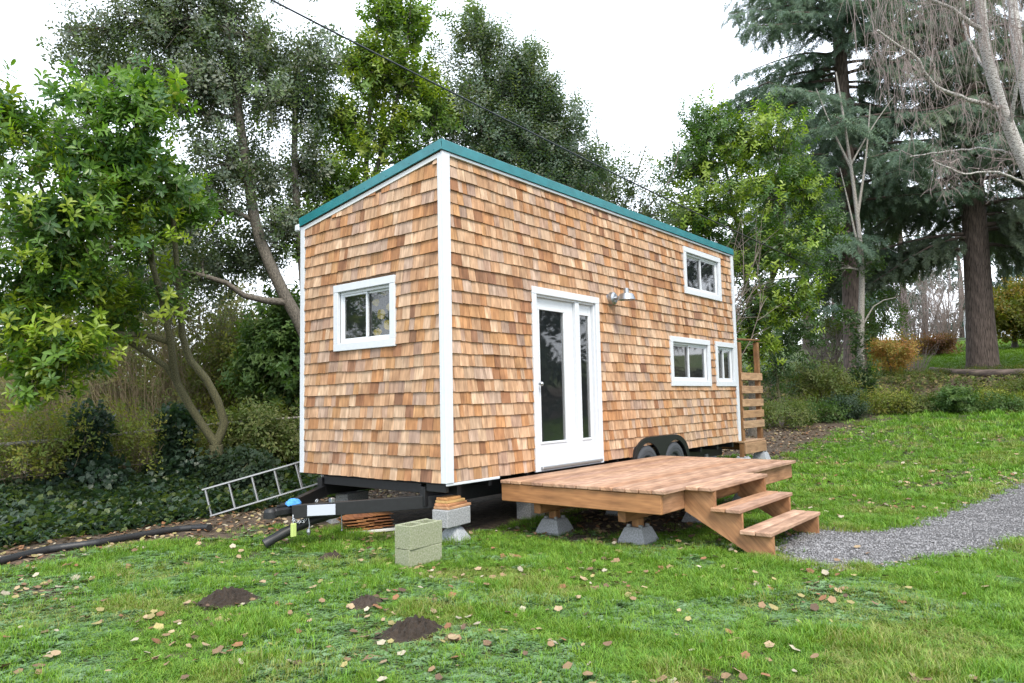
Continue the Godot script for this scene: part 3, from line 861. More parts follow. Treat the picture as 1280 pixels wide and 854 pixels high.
func build_porch() -> void:
	var tone := [Color(0.36, 0.19, 0.075), Color(0.33, 0.17, 0.07)]
	var slats := [Color(0.48, 0.30, 0.17), Color(0.45, 0.27, 0.14), Color(0.5, 0.33, 0.2)]
	var p := thing("back_porch", "small wooden back porch with slatted railing at the far end of the house", "porch", Vector3(7.7, 0, 0))
	var f := FLOOR
	for k in [[0.07, -0.045], [0.98, -0.045], [0.98, -1.15]]:
		var foot := height(7.7 + k[0], k[1]) + 0.17
		plank("post", p, Vector3(k[0], foot, k[1]), Vector3(k[0], f + 1.84 + (0.0 if k[0] > 0.5 else -0.04), k[1]), 0.09, 0.09, tone)
		pier_block(ground(7.7 + k[0], k[1], -0.03), 0.28, 0.2, 0.2, "pale concrete pier block under the back porch post %s" % ("next to the house corner" if k[0] < 0.5 else ("away from the house" if k[1] > -0.5 else "farthest back")), "pale_concrete", "pier blocks under the back porch")
	plank("top_rail", p, Vector3(0.0, f + 1.855, -0.045), Vector3(1.05, f + 1.89, -0.045), 0.1, 0.03, tone)
	for y in [1.17, 0.925, 0.68, 0.47, 0.28]:
		plank("slat", p, Vector3(0.02, f + y, 0.012), Vector3(1.06, f + y, 0.012), 0.022, 0.14, slats)
	plank("rim_joist", p, Vector3(0.02, f - 0.15, 0.02), Vector3(1.06, f - 0.15, 0.02), 0.036, 0.2, slats)
	plank("rim_joist", p, Vector3(1.045, f - 0.15, -0.01), Vector3(1.045, f - 0.15, -1.2), 0.036, 0.196, tone)
	for k in 8:
		plank("deck_board", p, Vector3(0.01, f - 0.03, -0.05 - 0.15 * k), Vector3(1.06, f - 0.03, -0.05 - 0.15 * k), 0.142, 0.034, slats)

func hollow_block(label: String, at: Vector3, turn: float, m: String, size := Vector3(0.39, 0.19, 0.19)) -> void:
	# a concrete block with two cores open at the top
	var o := thing("concrete_block", label, "concrete block", at, turn)
	var g := Geo.new()
	var sx := size.x; var sy := size.y; var sz := size.z
	g.box(Vector3(0, sy * 0.5, sz * 0.5 - 0.016), Vector3(sx, sy, 0.032), 0.004)
	g.box(Vector3(0, sy * 0.5, -sz * 0.5 + 0.016), Vector3(sx, sy, 0.032), 0.004)
	for x in [-sx * 0.5 + 0.017, 0.0, sx * 0.5 - 0.017]:
		g.box(Vector3(x, sy * 0.5 - 0.002, 0), Vector3(0.032, sy - 0.004, sz - 0.06), 0.002)
	for x in [-sx * 0.25, sx * 0.25]:
		g.box(Vector3(x, 0.015, 0), Vector3(sx * 0.5 - 0.03, 0.024, sz - 0.06), 0.0)
	part("shell", g, M[m], o)

func build_blocks() -> void:
	# the stack that carries the near corner of the house
	var y := height(0.2, -0.1) - 0.05
	pier_block(Vector3(0.24, y, -0.13), 0.29, 0.14, 0.19, "pale pier block under the grey block that props the near house corner", "pale_concrete", "", 0.35)
	var yb := y + 0.218
	var blk := thing("concrete_block", "clean grey solid block below the wood shims at the near house corner", "concrete block", Vector3(0.2, yb, -0.12), 0.12)
	var g := Geo.new()
	g.box(Vector3(0, 0.088, 0), Vector3(0.39, 0.176, 0.2), 0.008)
	part("body", g, M.concrete, blk)
	var yy := yb + 0.178
	var words := ["lowest and widest", "second from the bottom", "third from the bottom", "topmost and narrowest"]
	for k in 4:
		var o := thing("wood_shim", "rough wood shim on the grey block, %s of the pile" % words[k], "wood shim", Vector3(0.2 - 0.01 * k + rng.randf_range(-0.015, 0.015), yy, -0.12), rng.randf_range(-0.06, 0.1) + 0.1, "wood shims under the house corner")
		var c: Color = [Color(0.5, 0.28, 0.15), Color(0.52, 0.25, 0.12), Color(0.56, 0.36, 0.14), Color(0.48, 0.24, 0.09)][k]
		part("board", beam(Vector3(-0.19 + 0.025 * k, 0.014, 0), Vector3(0.2 - 0.03 * k, 0.014, 0), 0.19 - 0.015 * k, 0.027, 0.004, c), M.lumber, o)
		yy += 0.0285
	# two mossy blocks in the grass before it
	var p := on_ground(519, 708)
	hollow_block("mossy hollow concrete block sunk in the grass beneath another one", Vector3(p.x + 0.1, p.y - 0.04, p.z - 0.06), -0.02, "mossy_concrete")
	hollow_block("mossy hollow concrete block with two open cores on top of its twin", Vector3(p.x + 0.105, p.y + 0.152, p.z - 0.062), 0.04, "mossy_concrete", Vector3(0.40, 0.2, 0.2))
	# block behind the bundle, under the tongue
	hollow_block("grey concrete block half hidden behind the bundle of cedar shakes", on_ground(424, 652) + Vector3(0, -0.01, -0.1), 1.2, "concrete")
	# more cribbing under the frame
	for k in [[1.9, -0.42, "under the near frame rail behind the deck"], [6.9, -0.42, "under the near frame rail by the back porch"], [0.5, -2.1, "under the far frame rail by the ladder"]]:
		hollow_block("grey concrete block lying %s" % k[2], ground(k[0], k[1], -0.01), 0.2, "concrete", Vector3(0.39, 0.345, 0.19))

func build_bundle() -> void:
	# leftover cedar shakes on a white board, under the tongue
	var base := on_ground(458, 667)
	base += Vector3(0.12, 0, -0.1)
	var turn := -0.5
	var b := thing("white_board", "white scrap board lying under the bundle of cedar shakes", "board", base + Vector3(0, 0.005, 0), turn)
	var g := Geo.new()
	g.box(Vector3(0.1, 0.015, 0.02), Vector3(0.72, 0.03, 0.3), 0.004)
	part("board", g, M.white_board, b)
	var o := thing("shake_bundle", "fanned pile of leftover brown cedar shakes under the trailer tongue", "shingle bundle", base + Vector3(0, 0.037, 0), turn)
	var tones := [Color(0.30, 0.12, 0.045), Color(0.34, 0.145, 0.05), Color(0.26, 0.105, 0.045), Color(0.38, 0.18, 0.07)]
	for k in 15:
		var q := Geo.new()
		var c: Color = pick(tones)
		q.box(Vector3(0, 0.005, 0), Vector3(rng.randf_range(0.2, 0.3), 0.009, 0.34), 0.001, c, 2, Vector2(rng.randf(), rng.randf()), 1.4)
		q.moved(Transform3D(Basis(Vector3.UP, rng.randf_range(-0.12, 0.12)), Vector3((k % 3 - 1) * 0.15 + rng.randf_range(-0.02, 0.02) - 0.004 * k, 0.0105 * k, rng.randf_range(-0.02, 0.02))))
		part("shake", q, M.cedar, o)

func build_ladder() -> void:
	# a two-part aluminium ladder leaning low behind the house
	var a := at_pixel(262, 650, 9.2); a.y = height(a.x, a.z) + 0.02
	var b := at_pixel(404, 603, 9.75)
	var o := thing("ladder", "aluminium extension ladder lying on its edge behind the tongue and house corner", "ladder", a)
	var x := (b - a).normalized()
	var view := (a - EYE).normalized()
	var up := x.cross(view).normalized()
	if up.y < 0: up = -up
	var back := x.cross(up).normalized()
	for f in [[0.0, 1.9, 0.0], [1.15, 3.0, 0.04]]:
		for w in [0.0, 0.35]:
			var st: float = f[0] + (0.0 if w == 0.0 else -0.02)
			var g := Geo.new()
			g.box(Vector3((st + f[1]) * 0.5, w, f[2]), Vector3(f[1] - st, 0.022, 0.06), 0.004)
			g.moved(Transform3D(Basis(x, up, back), Vector3.ZERO))
			part("rail", g, M.aluminium, o)
		var t: float = f[0] + 0.02
		while t < f[1] - 0.05:
			var g := Geo.new()
			g.tube([x * t + up * 0.012 + back * f[2], x * t + up * 0.338 + back * f[2]], [0.015, 0.015], 8)
			part("rung", g, M.aluminium, o)
			t += 0.29
	# a grey conduit resting beside it
	var c := thing("conduit", "thin grey metal conduit slanting under the house beside the ladder", "pipe", ground(a.x + 0.75, a.z + 1.1, 0.0))
	var p := at_pixel(378, 622, 8.3); var q := at_pixel(430, 607, 8.9)
	var g := Geo.new()
	var d := (q - p).normalized()
	var lo := p - d * 0.1
	g.tube([lo - c.position, q + d * 0.2 - c.position], [0.013, 0.013], 8)
	part("tube", g, M.aluminium, c)

func ribbed(p: Array, r: float, step := 0.03) -> Geo:
	# corrugated pipe along a path
	var curve := Curve3D.new()
	for k in p.size():
		var d: Vector3 = (p[mini(k + 1, p.size() - 1)] - p[maxi(k - 1, 0)]) * 0.16
		curve.add_point(p[k], -d, d)
	var pts := []; var rad := []
	var l := curve.get_baked_length()
	var n := int(l / (step * 0.5))
	for k in n + 1:
		pts.push_back(curve.sample_baked(l * k / n)); rad.push_back(r if k % 2 == 0 else r * 0.88)
	var g := Geo.new()
	g.tube(pts, rad, 12)
	return g

func build_pipes() -> void:
	var p := []
	for k in [[-60, 724], [0, 708], [60, 692], [120, 684], [165, 676], [205, 668], [240, 664], [262, 664]]:
		p.push_back(on_ground(k[0], k[1]) + Vector3(0, 0.035, 0))
	var o := part("drain_hose", ribbed(p, 0.04), M.black_plastic)
	tag(o, "long black corrugated drain hose lying in leaf litter along the ivy", "hose")
	var g := Geo.new()
	var a := on_ground(330, 690) + Vector3(0.02, 0.06, -0.03)
	var b := Vector3(-0.72, FLOOR - 0.36, -1.2)
	var c := Vector3(-0.3, FLOOR - 0.32, -1.22)
	o = part("black_pipe", ribbed([a, a.lerp(b, 0.4) + Vector3(0, 0.015, 0), b, c], 0.052, 0.2), M.black_plastic)
	tag(o, "short black pipe slanting from the grass up under the trailer coupler", "pipe")
	g = Geo.new()     # blue rag on the coupler
	var mid := Vector3(-0.93, FLOOR - 0.18, -1.21)
	var rings := 7; var sides := 16
	var pts := []
	for i in rings + 1:
		var row := []
		for k in sides:
			var f := TAU * k / sides; var t := float(i) / rings
			var r := sin(t * PI * 0.5) * (0.062 + 0.018 * noise.get_noise_2d(cos(f) * 150.0, sin(f) * 150.0 + i * 20.0))
			row.push_back(mid + Vector3(cos(f) * r * 1.3, cos(t * PI * 0.5) * 0.065 + 0.014 * noise.get_noise_2d(k * 60.0, i * 60.0), sin(f) * r))
		pts.push_back(row)
	for i in rings:
		for k in sides:
			var l := (k + 1) % sides
			g.quad(pts[i + 1][k], pts[i][k], pts[i][l], pts[i + 1][l], Color.WHITE)
	o = part("blue_rag", g, M.blue_cloth)
	tag(o, "crumpled blue rag draped over the trailer coupler", "rag")

func build_mounds() -> void:
	for k in [[515, 792, 0.15, "large fresh dark molehill in the open grass"], [283, 754, 0.17, "flat wide molehill ringed by fallen leaves"], [457, 758, 0.11, "small greyish molehill in thin grass"], [413, 700, 0.1, "small brown molehill beside the black pipe"]]:
		var p := on_ground(k[0], k[1])
		var g := Geo.new()
		var r: float = k[2]
		var n := 22; var pts := []
		for i in n + 1:
			var row := []
			for j in n + 1:
				var x := (i / float(n) - 0.5) * 2.6 * r; var z := (j / float(n) - 0.5) * 2.2 * r
				var d := Vector2(x / 1.25, z).length() / r
				var bump := maxf(0.0, 1.0 - d * d) * r * 0.42 + (0.04 * fine.get_noise_2d((p.x + x) * 1100.0, (p.z + z) * 1100.0) + 0.03 * noise.get_noise_2d((p.x + x) * 1500.0, z * 1500.0)) * clampf(1.3 - d, 0.0, 1.0)
				row.push_back(Vector3(x, bump - 0.012 * clampf(d - 0.9, 0.0, 1.0) * 3.0, z))
			pts.push_back(row)
		for i in n:
			for j in n:
				g.quad(pts[i][j + 1], pts[i + 1][j + 1], pts[i + 1][j], pts[i][j], Color(0.05, 0.032, 0.022) if k[3].begins_with("large") or k[3].begins_with("flat") else Color(0.085, 0.062, 0.045))
		var o := thing("molehill", k[3], "molehill", p + Vector3(0, 0.012, 0), 0.0, "molehills in the lawn")
		part("earth", g, M.soil, o)

# ------------------------------------------------------------------ plants
func sprig(kind: String) -> ArrayMesh:
	# a small twig with its leaves, pointing along +y; white so that each copy's tint is its colour
	var g := Geo.new()
	var shade := func() -> Color:
		var s := rng.randf_range(0.72, 1.2)
		return Color(s * rng.randf_range(0.9, 1.1), s, s * rng.randf_range(0.85, 1.1))
	match kind:
		"rosette":
			for k in 13:
				var y := k * 0.013
				var f := k * 2.4 + rng.randf_range(-0.4, 0.4)
				var d := Vector3(cos(f), rng.randf_range(-0.35, 0.5) + k * 0.06, sin(f)).normalized()
				g.leaf(Vector3(0, y, 0) + d * 0.01, d, Vector3.UP, rng.randf_range(0.085, 0.145), rng.randf_range(0.038, 0.05), shade.call(), 0.14, rng.randf_range(0.05, 0.35), true)
		"laurel":
			for k in 12:
				var y := k * 0.026
				var f := k * 2.4 + rng.randf_range(-0.3, 0.3)
				var d := Vector3(cos(f), rng.randf_range(0.3, 0.9), sin(f)).normalized()
				g.leaf(Vector3(0, y, 0), d, Vector3.UP, rng.randf_range(0.085, 0.125), rng.randf_range(0.036, 0.046), shade.call(), 0.18, 0.16, true)
		"small":
			for k in 20:
				var y := k * 0.017
				var f := k * 2.4 + rng.randf_range(-0.4, 0.4)
				var d := Vector3(cos(f), rng.randf_range(0.0, 0.9), sin(f)).normalized()
				var b := Vector3(cos(f), 0, sin(f)) * rng.randf_range(0.0, 0.09) + Vector3(0, y, 0)
				g.leaf(b, d, Vector3.UP, rng.randf_range(0.055, 0.085), rng.randf_range(0.03, 0.042), shade.call(), 0.2, 0.1)
		"shrub":
			for k in 16:
				var f := rng.randf() * TAU
				var d := Vector3(cos(f), rng.randf_range(-0.2, 0.9), sin(f)).normalized()
				g.leaf(Vector3(cos(f), 0, sin(f)) * rng.randf_range(0.0, 0.13) + Vector3(0, rng.randf_range(0.0, 0.25), 0), d, Vector3.UP, rng.randf_range(0.05, 0.085), rng.randf_range(0.024, 0.036), shade.call(), 0.15, 0.15)
		"ivy":
			for k in 9:
				var p := Vector3(rng.randf_range(-0.14, 0.14), rng.randf_range(-0.02, 0.05), rng.randf_range(-0.14, 0.14))
				var f := rng.randf() * TAU
				var d := Vector3(cos(f), rng.randf_range(-0.7, 0.1), sin(f)).normalized()
				var c: Color = shade.call()
				var l := rng.randf_range(0.05, 0.085)
				g.leaf(p, d, Vector3.UP, l, l * 0.7, c, 0.06, 0.1)
				for s in [-1.0, 1.0]:
					var e := d.rotated(Vector3.UP, s * 1.0)
					g.leaf(p, e, Vector3.UP, l * 0.66, l * 0.42, c, 0.05, 0.1)
		"fir":
			for k in 10:
				var y := 0.02 + k * 0.036
				for s in [-1.0, 1.0]:
					var l := 0.19 * (1.0 - k / 13.0) + rng.randf_range(-0.03, 0.04)
					var d := Vector3(s * rng.randf_range(0.5, 0.95), 0.5, rng.randf_range(-0.75, 0.2)).normalized()
					g.leaf(Vector3(0, y, 0), d, Vector3(rng.randf_range(-0.4, 0.4), 0.15, 1).normalized(), l, 0.03, shade.call(), 0.4, 0.3)
			g.leaf(Vector3.ZERO, Vector3.UP, Vector3.BACK, 0.46, 0.03, shade.call(), 0.3, 0.1)
		"far_fir":
			for k in 7:
				var s := -1.0 if k % 2 == 0 else 1.0
				g.leaf(Vector3(0, k * 0.1, 0), Vector3(s * 0.8, 0.5, rng.randf_range(-0.5, 0.1)).normalized(), Vector3.BACK, 0.45, 0.13, shade.call(), 0.3, 0.3)
		"blob":
			for k in 14:
				var d := gauss().normalized()
				g.leaf(d * rng.randf_range(0.0, 0.25), (d + Vector3(0, 0.3, 0)).normalized(), Vector3.UP, rng.randf_range(0.12, 0.2), rng.randf_range(0.07, 0.1), shade.call(), 0.15, 0.1)
	return g.mesh()

var twigs := {}
func sprig_of(kind: String) -> ArrayMesh:
	if not twigs.has(kind): twigs[kind] = sprig(kind)
	return twigs[kind]

func bend(a: Vector3, b: Vector3, lift: float, n: int, wild: float) -> Array:
	# a wavering path from a to b that leaves upwards (lift > 0) or sags
	var out := []
	var w := gauss() * wild
	for k in n + 1:
		var t := float(k) / n
		out.push_back(a.lerp(b, t) + Vector3(0, lift * sin(PI * t), 0) + w * sin(PI * t) * 0.7 + w.rotated(Vector3.UP, 1.7) * sin(TAU * t) * 0.35)
	return out

func taper(r0: float, r1: float, n: int) -> Array:
	var out := []
	for k in n + 1: out.push_back(lerpf(r0, r1, pow(float(k) / n, 0.8)))
	return out

func tint_of(tones: Array, spread := 0.15) -> Color:
	var c: Color = tones[rng.randi() % tones.size()]
	var s := 1.0 + rng.randf_range(-spread, spread)
	return Color(c.r * s, c.g * s, c.b * s)

# stems: Array of [points, r0, r1]; blobs: Array of [centre, radii, clusters]
func leafy_tree(o: Dictionary) -> Node3D:
	var stems: Array = o.stems
	var base: Vector3 = stems[0][0][0]
	var t := thing(o.name, o.label, o.get("category", "tree"), base, 0.0, o.get("group", ""))
	var wood: Material = M[o.get("bark", "bark_grey")]
	var nodes := []
	for s in stems:
		var g := Geo.new()
		var pts := []
		for p in s[0]: pts.push_back(p - base)
		var curve := Curve3D.new()
		for k in pts.size():
			var d: Vector3 = (pts[mini(k + 1, pts.size() - 1)] - pts[maxi(k - 1, 0)]) * 0.17
			curve.add_point(pts[k], -d, d)
		var fine_pts := []
		var l := curve.get_baked_length()
		var n := maxi(4, int(l / 0.35))
		for k in n + 1:
			var p := curve.sample_baked(l * k / n)
			fine_pts.push_back(p)
			nodes.push_back([p, lerpf(s[1], s[2], float(k) / n)])
		var rad := taper(s[1], s[2], n)
		if s[0] == stems[0][0]: rad[0] *= 1.35
		g.tube(fine_pts, rad, 9, Color.WHITE, 1.0)
		part("trunk", g, wood, t)
	var limbs := Geo.new()
	var places := []; var tints := []
	var tones: Array = o.tones
	var accent: Array = o.get("accent", tones)
	var per: int = o.get("per", 10)
	var loose: float = o.get("loose", 0.22)
	var size: float = o.get("size", 1.0)
	var upright: float = o.get("upright", 0.5)
	for b in o.blobs:
		var mid: Vector3 = b[0] - base
		var rad: Vector3 = b[1]
		var best: Array = nodes[0]; var far := 1e9
		for nd in nodes:
			var dd: float = nd[0].distance_to(mid) + maxf(0.0, nd[0].y - mid.y) * 0.8
			if dd < far: far = dd; best = nd
		var lr := minf(best[1] * 0.6, 0.035 + 0.02 * rad.length())
		var limb := bend(best[0], mid, 0.12 * far, 6, 0.06 * far)
		limbs.tube(limb, taper(lr, lr * 0.35, 6), 6, Color.WHITE, 1.0, false)
		var blob_tint := 1.0 + rng.randf_range(-0.12, 0.12)
		var yellow := noise.get_noise_3d(mid.x * 40.0, mid.y * 40.0, mid.z * 40.0)
		for k in int(b[2] * o.get("more", 1.0)):
			var d := gauss().normalized()
			var r := pow(rng.randf(), 0.42)
			var p := mid + d * rad * r
			if noise.get_noise_3d((p.x + base.x) * 60.0, p.y * 60.0, (p.z + base.z) * 60.0) < o.get("gaps", -0.3): continue
			var from: Vector3 = limb[rng.randi_range(2, 6)]
			var path := bend(from, p, 0.1, 3, 0.05)
			limbs.tube(path, [lr * 0.3, lr * 0.2, 0.006, 0.003], 4, Color.WHITE, 1.0, false)
			var young := rng.randf() < 0.3 + yellow * 0.8
			for j in per:
				var f := pow(rng.randf(), 0.6)
				var q: Vector3 = path[1].lerp(path[3], f) + gauss() * loose * 0.5
				var dir := (d * 0.6 + Vector3.UP * upright + gauss() * 0.45).normalized()
				places.push_back(aim(dir, rng.randf() * TAU, size * rng.randf_range(0.75, 1.25), q))
				var c := tint_of(accent if young else tones) * blob_tint
				tints.push_back(Color(c.r, c.g, c.b))
	part("branches", limbs, wood, t)
	if places.size() > 0: many("crown", sprig_of(o.leaf), M[o.get("leaf_mat", "leaf_small")], places, tints, t).set_meta("kind", "stuff")
	return t

func fir_tree(o: Dictionary) -> Node3D:
	var base: Vector3 = o.base
	var t := thing(o.name, o.label, "tree", base, 0.0, o.get("group", ""))
	var tall: float = o.tall; var r: float = o.radius
	var g := Geo.new()
	var pts := []; var rad := []
	for k in 15:
		var f := k / 14.0
		pts.push_back(Vector3(0.12 * sin(f * 3.0) + o.get("lean", 0.0) * f * tall, f * tall - (0.2 if k == 0 else 0.0), 0.1 * sin(f * 4.0)))
		rad.push_back(r * (1.0 - f * 0.85) * (1.45 if k == 0 else 1.0))
	pts.insert(1, pts[0].lerp(pts[1], 0.25)); rad.insert(1, r * 1.08)
	g.tube(pts, rad, 22, Color.WHITE, 1.0)
	part("trunk", g, M.bark_fir, t)
	var limbs := Geo.new()
	var places := []; var tints := []
	var y: float = o.lowest
	var far: bool = o.get("far", false)
	while y < tall * 0.97:
		var up: float = (y - o.lowest) / (tall - o.lowest)
		var l: float = o.reach * pow(1.0 - up, 0.6) * rng.randf_range(0.7, 1.12)
		var turn := rng.randf() * TAU
		if o.has("skip") and rng.randf() < o.skip:
			y += 0.2; continue
		var out := Vector3(cos(turn), 0, sin(turn))
		var start := Vector3(0.12 * sin(y / tall * 3.0) + o.get("lean", 0.0) * y, y, 0.1 * sin(y / tall * 4.0))
		var n := 7
		var path := []
		var sag: float = o.get("sag", 0.24) * rng.randf_range(0.6, 1.4)
		for k in n + 1:
			var f := float(k) / n
			path.push_back(start + out.rotated(Vector3.UP, 0.15 * sin(f * 4.0)) * l * f + Vector3(0, l * (0.05 * f - sag * f * f + 0.1 * pow(f, 6.0)), 0))
		limbs.tube(path, taper(0.02 + 0.012 * l, 0.006, n), 5, Color.WHITE, 1.0, false)
		var steps := int(l / (0.45 if far else 0.15))
		for k in steps:
			var f := 0.12 + 0.88 * (k + rng.randf()) / steps
			var i := mini(int(f * n), n - 1)
			var p: Vector3 = path[i].lerp(path[i + 1], f * n - i)
			for s in [-1.0, 1.0]:
				var w: float = (0.95 - 0.6 * f) * l * 0.28 * rng.randf_range(0.5, 1.2) + 0.12
				var d: Vector3 = (out.rotated(Vector3.UP, s * rng.randf_range(0.6, 1.3)) + Vector3(0, -rng.randf_range(0.1, 0.9), 0)).normalized()
				var m := 1 if far else maxi(1, int(w / 0.2))
				for j in m:
					var q: Vector3 = p + d * w * (j + rng.randf() * 0.5) / m + Vector3(0, -0.12 * w * j / m, 0)
					var e := (d + Vector3(0, -0.9 * rng.randf() - 0.3 * j, 0) + gauss() * 0.25).normalized()
					var x := aim(e, 0.0, rng.randf_range(0.7, 1.15) * o.get("size", 1.0), q)
					x.basis = Basis(e, rng.randf_range(-0.7, 0.7)) * x.basis
					places.push_back(x); tints.push_back(tint_of(o.tones))
		y += o.get("gap", 0.2) * rng.randf_range(0.6, 1.4)
	part("branches", limbs, M.bark_fir, t)
	many("crown", sprig_of("far_fir" if far else "fir"), M.needles, places, tints, t).set_meta("kind", "stuff")
	return t

func bare_shrub(called: String, label: String, base: Vector3, tall: float, spread: float, n: int, m: String, group: String, lean := Vector3.ZERO, leaves := [], thick := 0.012) -> void:
	var t := thing(called, label, "shrub", base, 0.0, group)
	var g := Geo.new()
	var places := []; var tints := []
	for k in n:
		var f := rng.randf() * TAU
		var h := tall * rng.randf_range(0.55, 1.1)
		var tip := Vector3(cos(f), 0, sin(f)) * spread * sqrt(rng.randf()) + Vector3(0, h, 0) + lean * h
		var root := Vector3(cos(f), 0, sin(f)) * spread * 0.2 * rng.randf() + Vector3(0, -0.05, 0)
		var path := bend(root, tip, 0.0, 6, 0.09 * h)
		var r := thick * rng.randf_range(0.6, 1.3)
		g.tube(path, taper(r, r * 0.25, 6), 4, Color.WHITE, 1.0, false)
		for j in 7:
			var i := rng.randi_range(2, 5)
			var p: Vector3 = path[i].lerp(path[i + 1], rng.randf())
			var d: Vector3 = ((path[i + 1] - path[i]).normalized() + gauss() * 0.5 + lean * 0.5).normalized()
			var l := h * rng.randf_range(0.1, 0.28)
			var q := bend(p, p + d * l, 0.03 * l, 3, 0.06 * l)
			g.tube(q, [r * 0.4, r * 0.3, r * 0.22, r * 0.12], 3, Color.WHITE, 1.0, false)
			if leaves.size() > 0 and rng.randf() < 0.8:
				places.push_back(aim((d + gauss() * 0.3).normalized(), rng.randf() * TAU, rng.randf_range(0.5, 0.9), q[rng.randi_range(1, 3)])); tints.push_back(tint_of(leaves))
	part("stems", g, M[m], t)
	if places.size() > 0: many("leaves", sprig_of("shrub"), M.leaf_soft, places, tints, t).set_meta("kind", "stuff")

func bush(called: String, label: String, x: float, y: float, d: float, wide: float, tall: float, tones: Array, leaf: String, n: int, group: String, per := 8, size := 1.0) -> void:
	# a low leafy bush; x, y is the pixel of its middle, d its distance
	var c := at_pixel(x, y, d)
	var b := ground(c.x, c.z, -0.05)
	var top := maxf(minf(c.y, b.y + tall * 0.7), b.y + tall * 0.4)
	var mid := Vector3(c.x, top, c.z)
	var stems := []
	for k in 3: stems.push_back([[b, b.lerp(mid, 0.5) + gauss() * 0.08, mid + gauss() * 0.1 * wide], 0.03, 0.01])
	var blobs := [[mid, Vector3(wide * 0.5, tall * 0.5, wide * 0.5), n]]
	for k in 4:
		var f := TAU * k / 4.0 + rng.randf()
		blobs.push_back([mid + Vector3(cos(f) * wide * 0.32, rng.randf_range(-0.25, 0.15) * tall, sin(f) * wide * 0.32), Vector3(wide * 0.28, tall * 0.33, wide * 0.28), n / 3])
	leafy_tree({"name": called, "label": label, "category": "shrub", "group": group, "stems": stems, "blobs": blobs, "leaf": leaf, "leaf_mat": "leaf_soft", "tones": tones, "per": per, "size": size, "loose": 0.2, "gaps": -0.28, "bark": "bark_mossy"})

func bramble(label: String, x: float, d: float, wide: float, tall: float, tones: Array) -> void:
	var c := at_pixel(x, 600, d)
	bare_shrub("bramble_bush", label, ground(c.x, c.z), tall, wide * 0.62, int(70 * wide), "twig_brown", "bushes behind the fence", Vector3.ZERO, tones, 0.006)

func pb(x: float, y: float, d: float, r: float, n: int, flat := 0.85) -> Array:
	return [at_pixel(x, y, d), Vector3(r, r * flat, r), n]

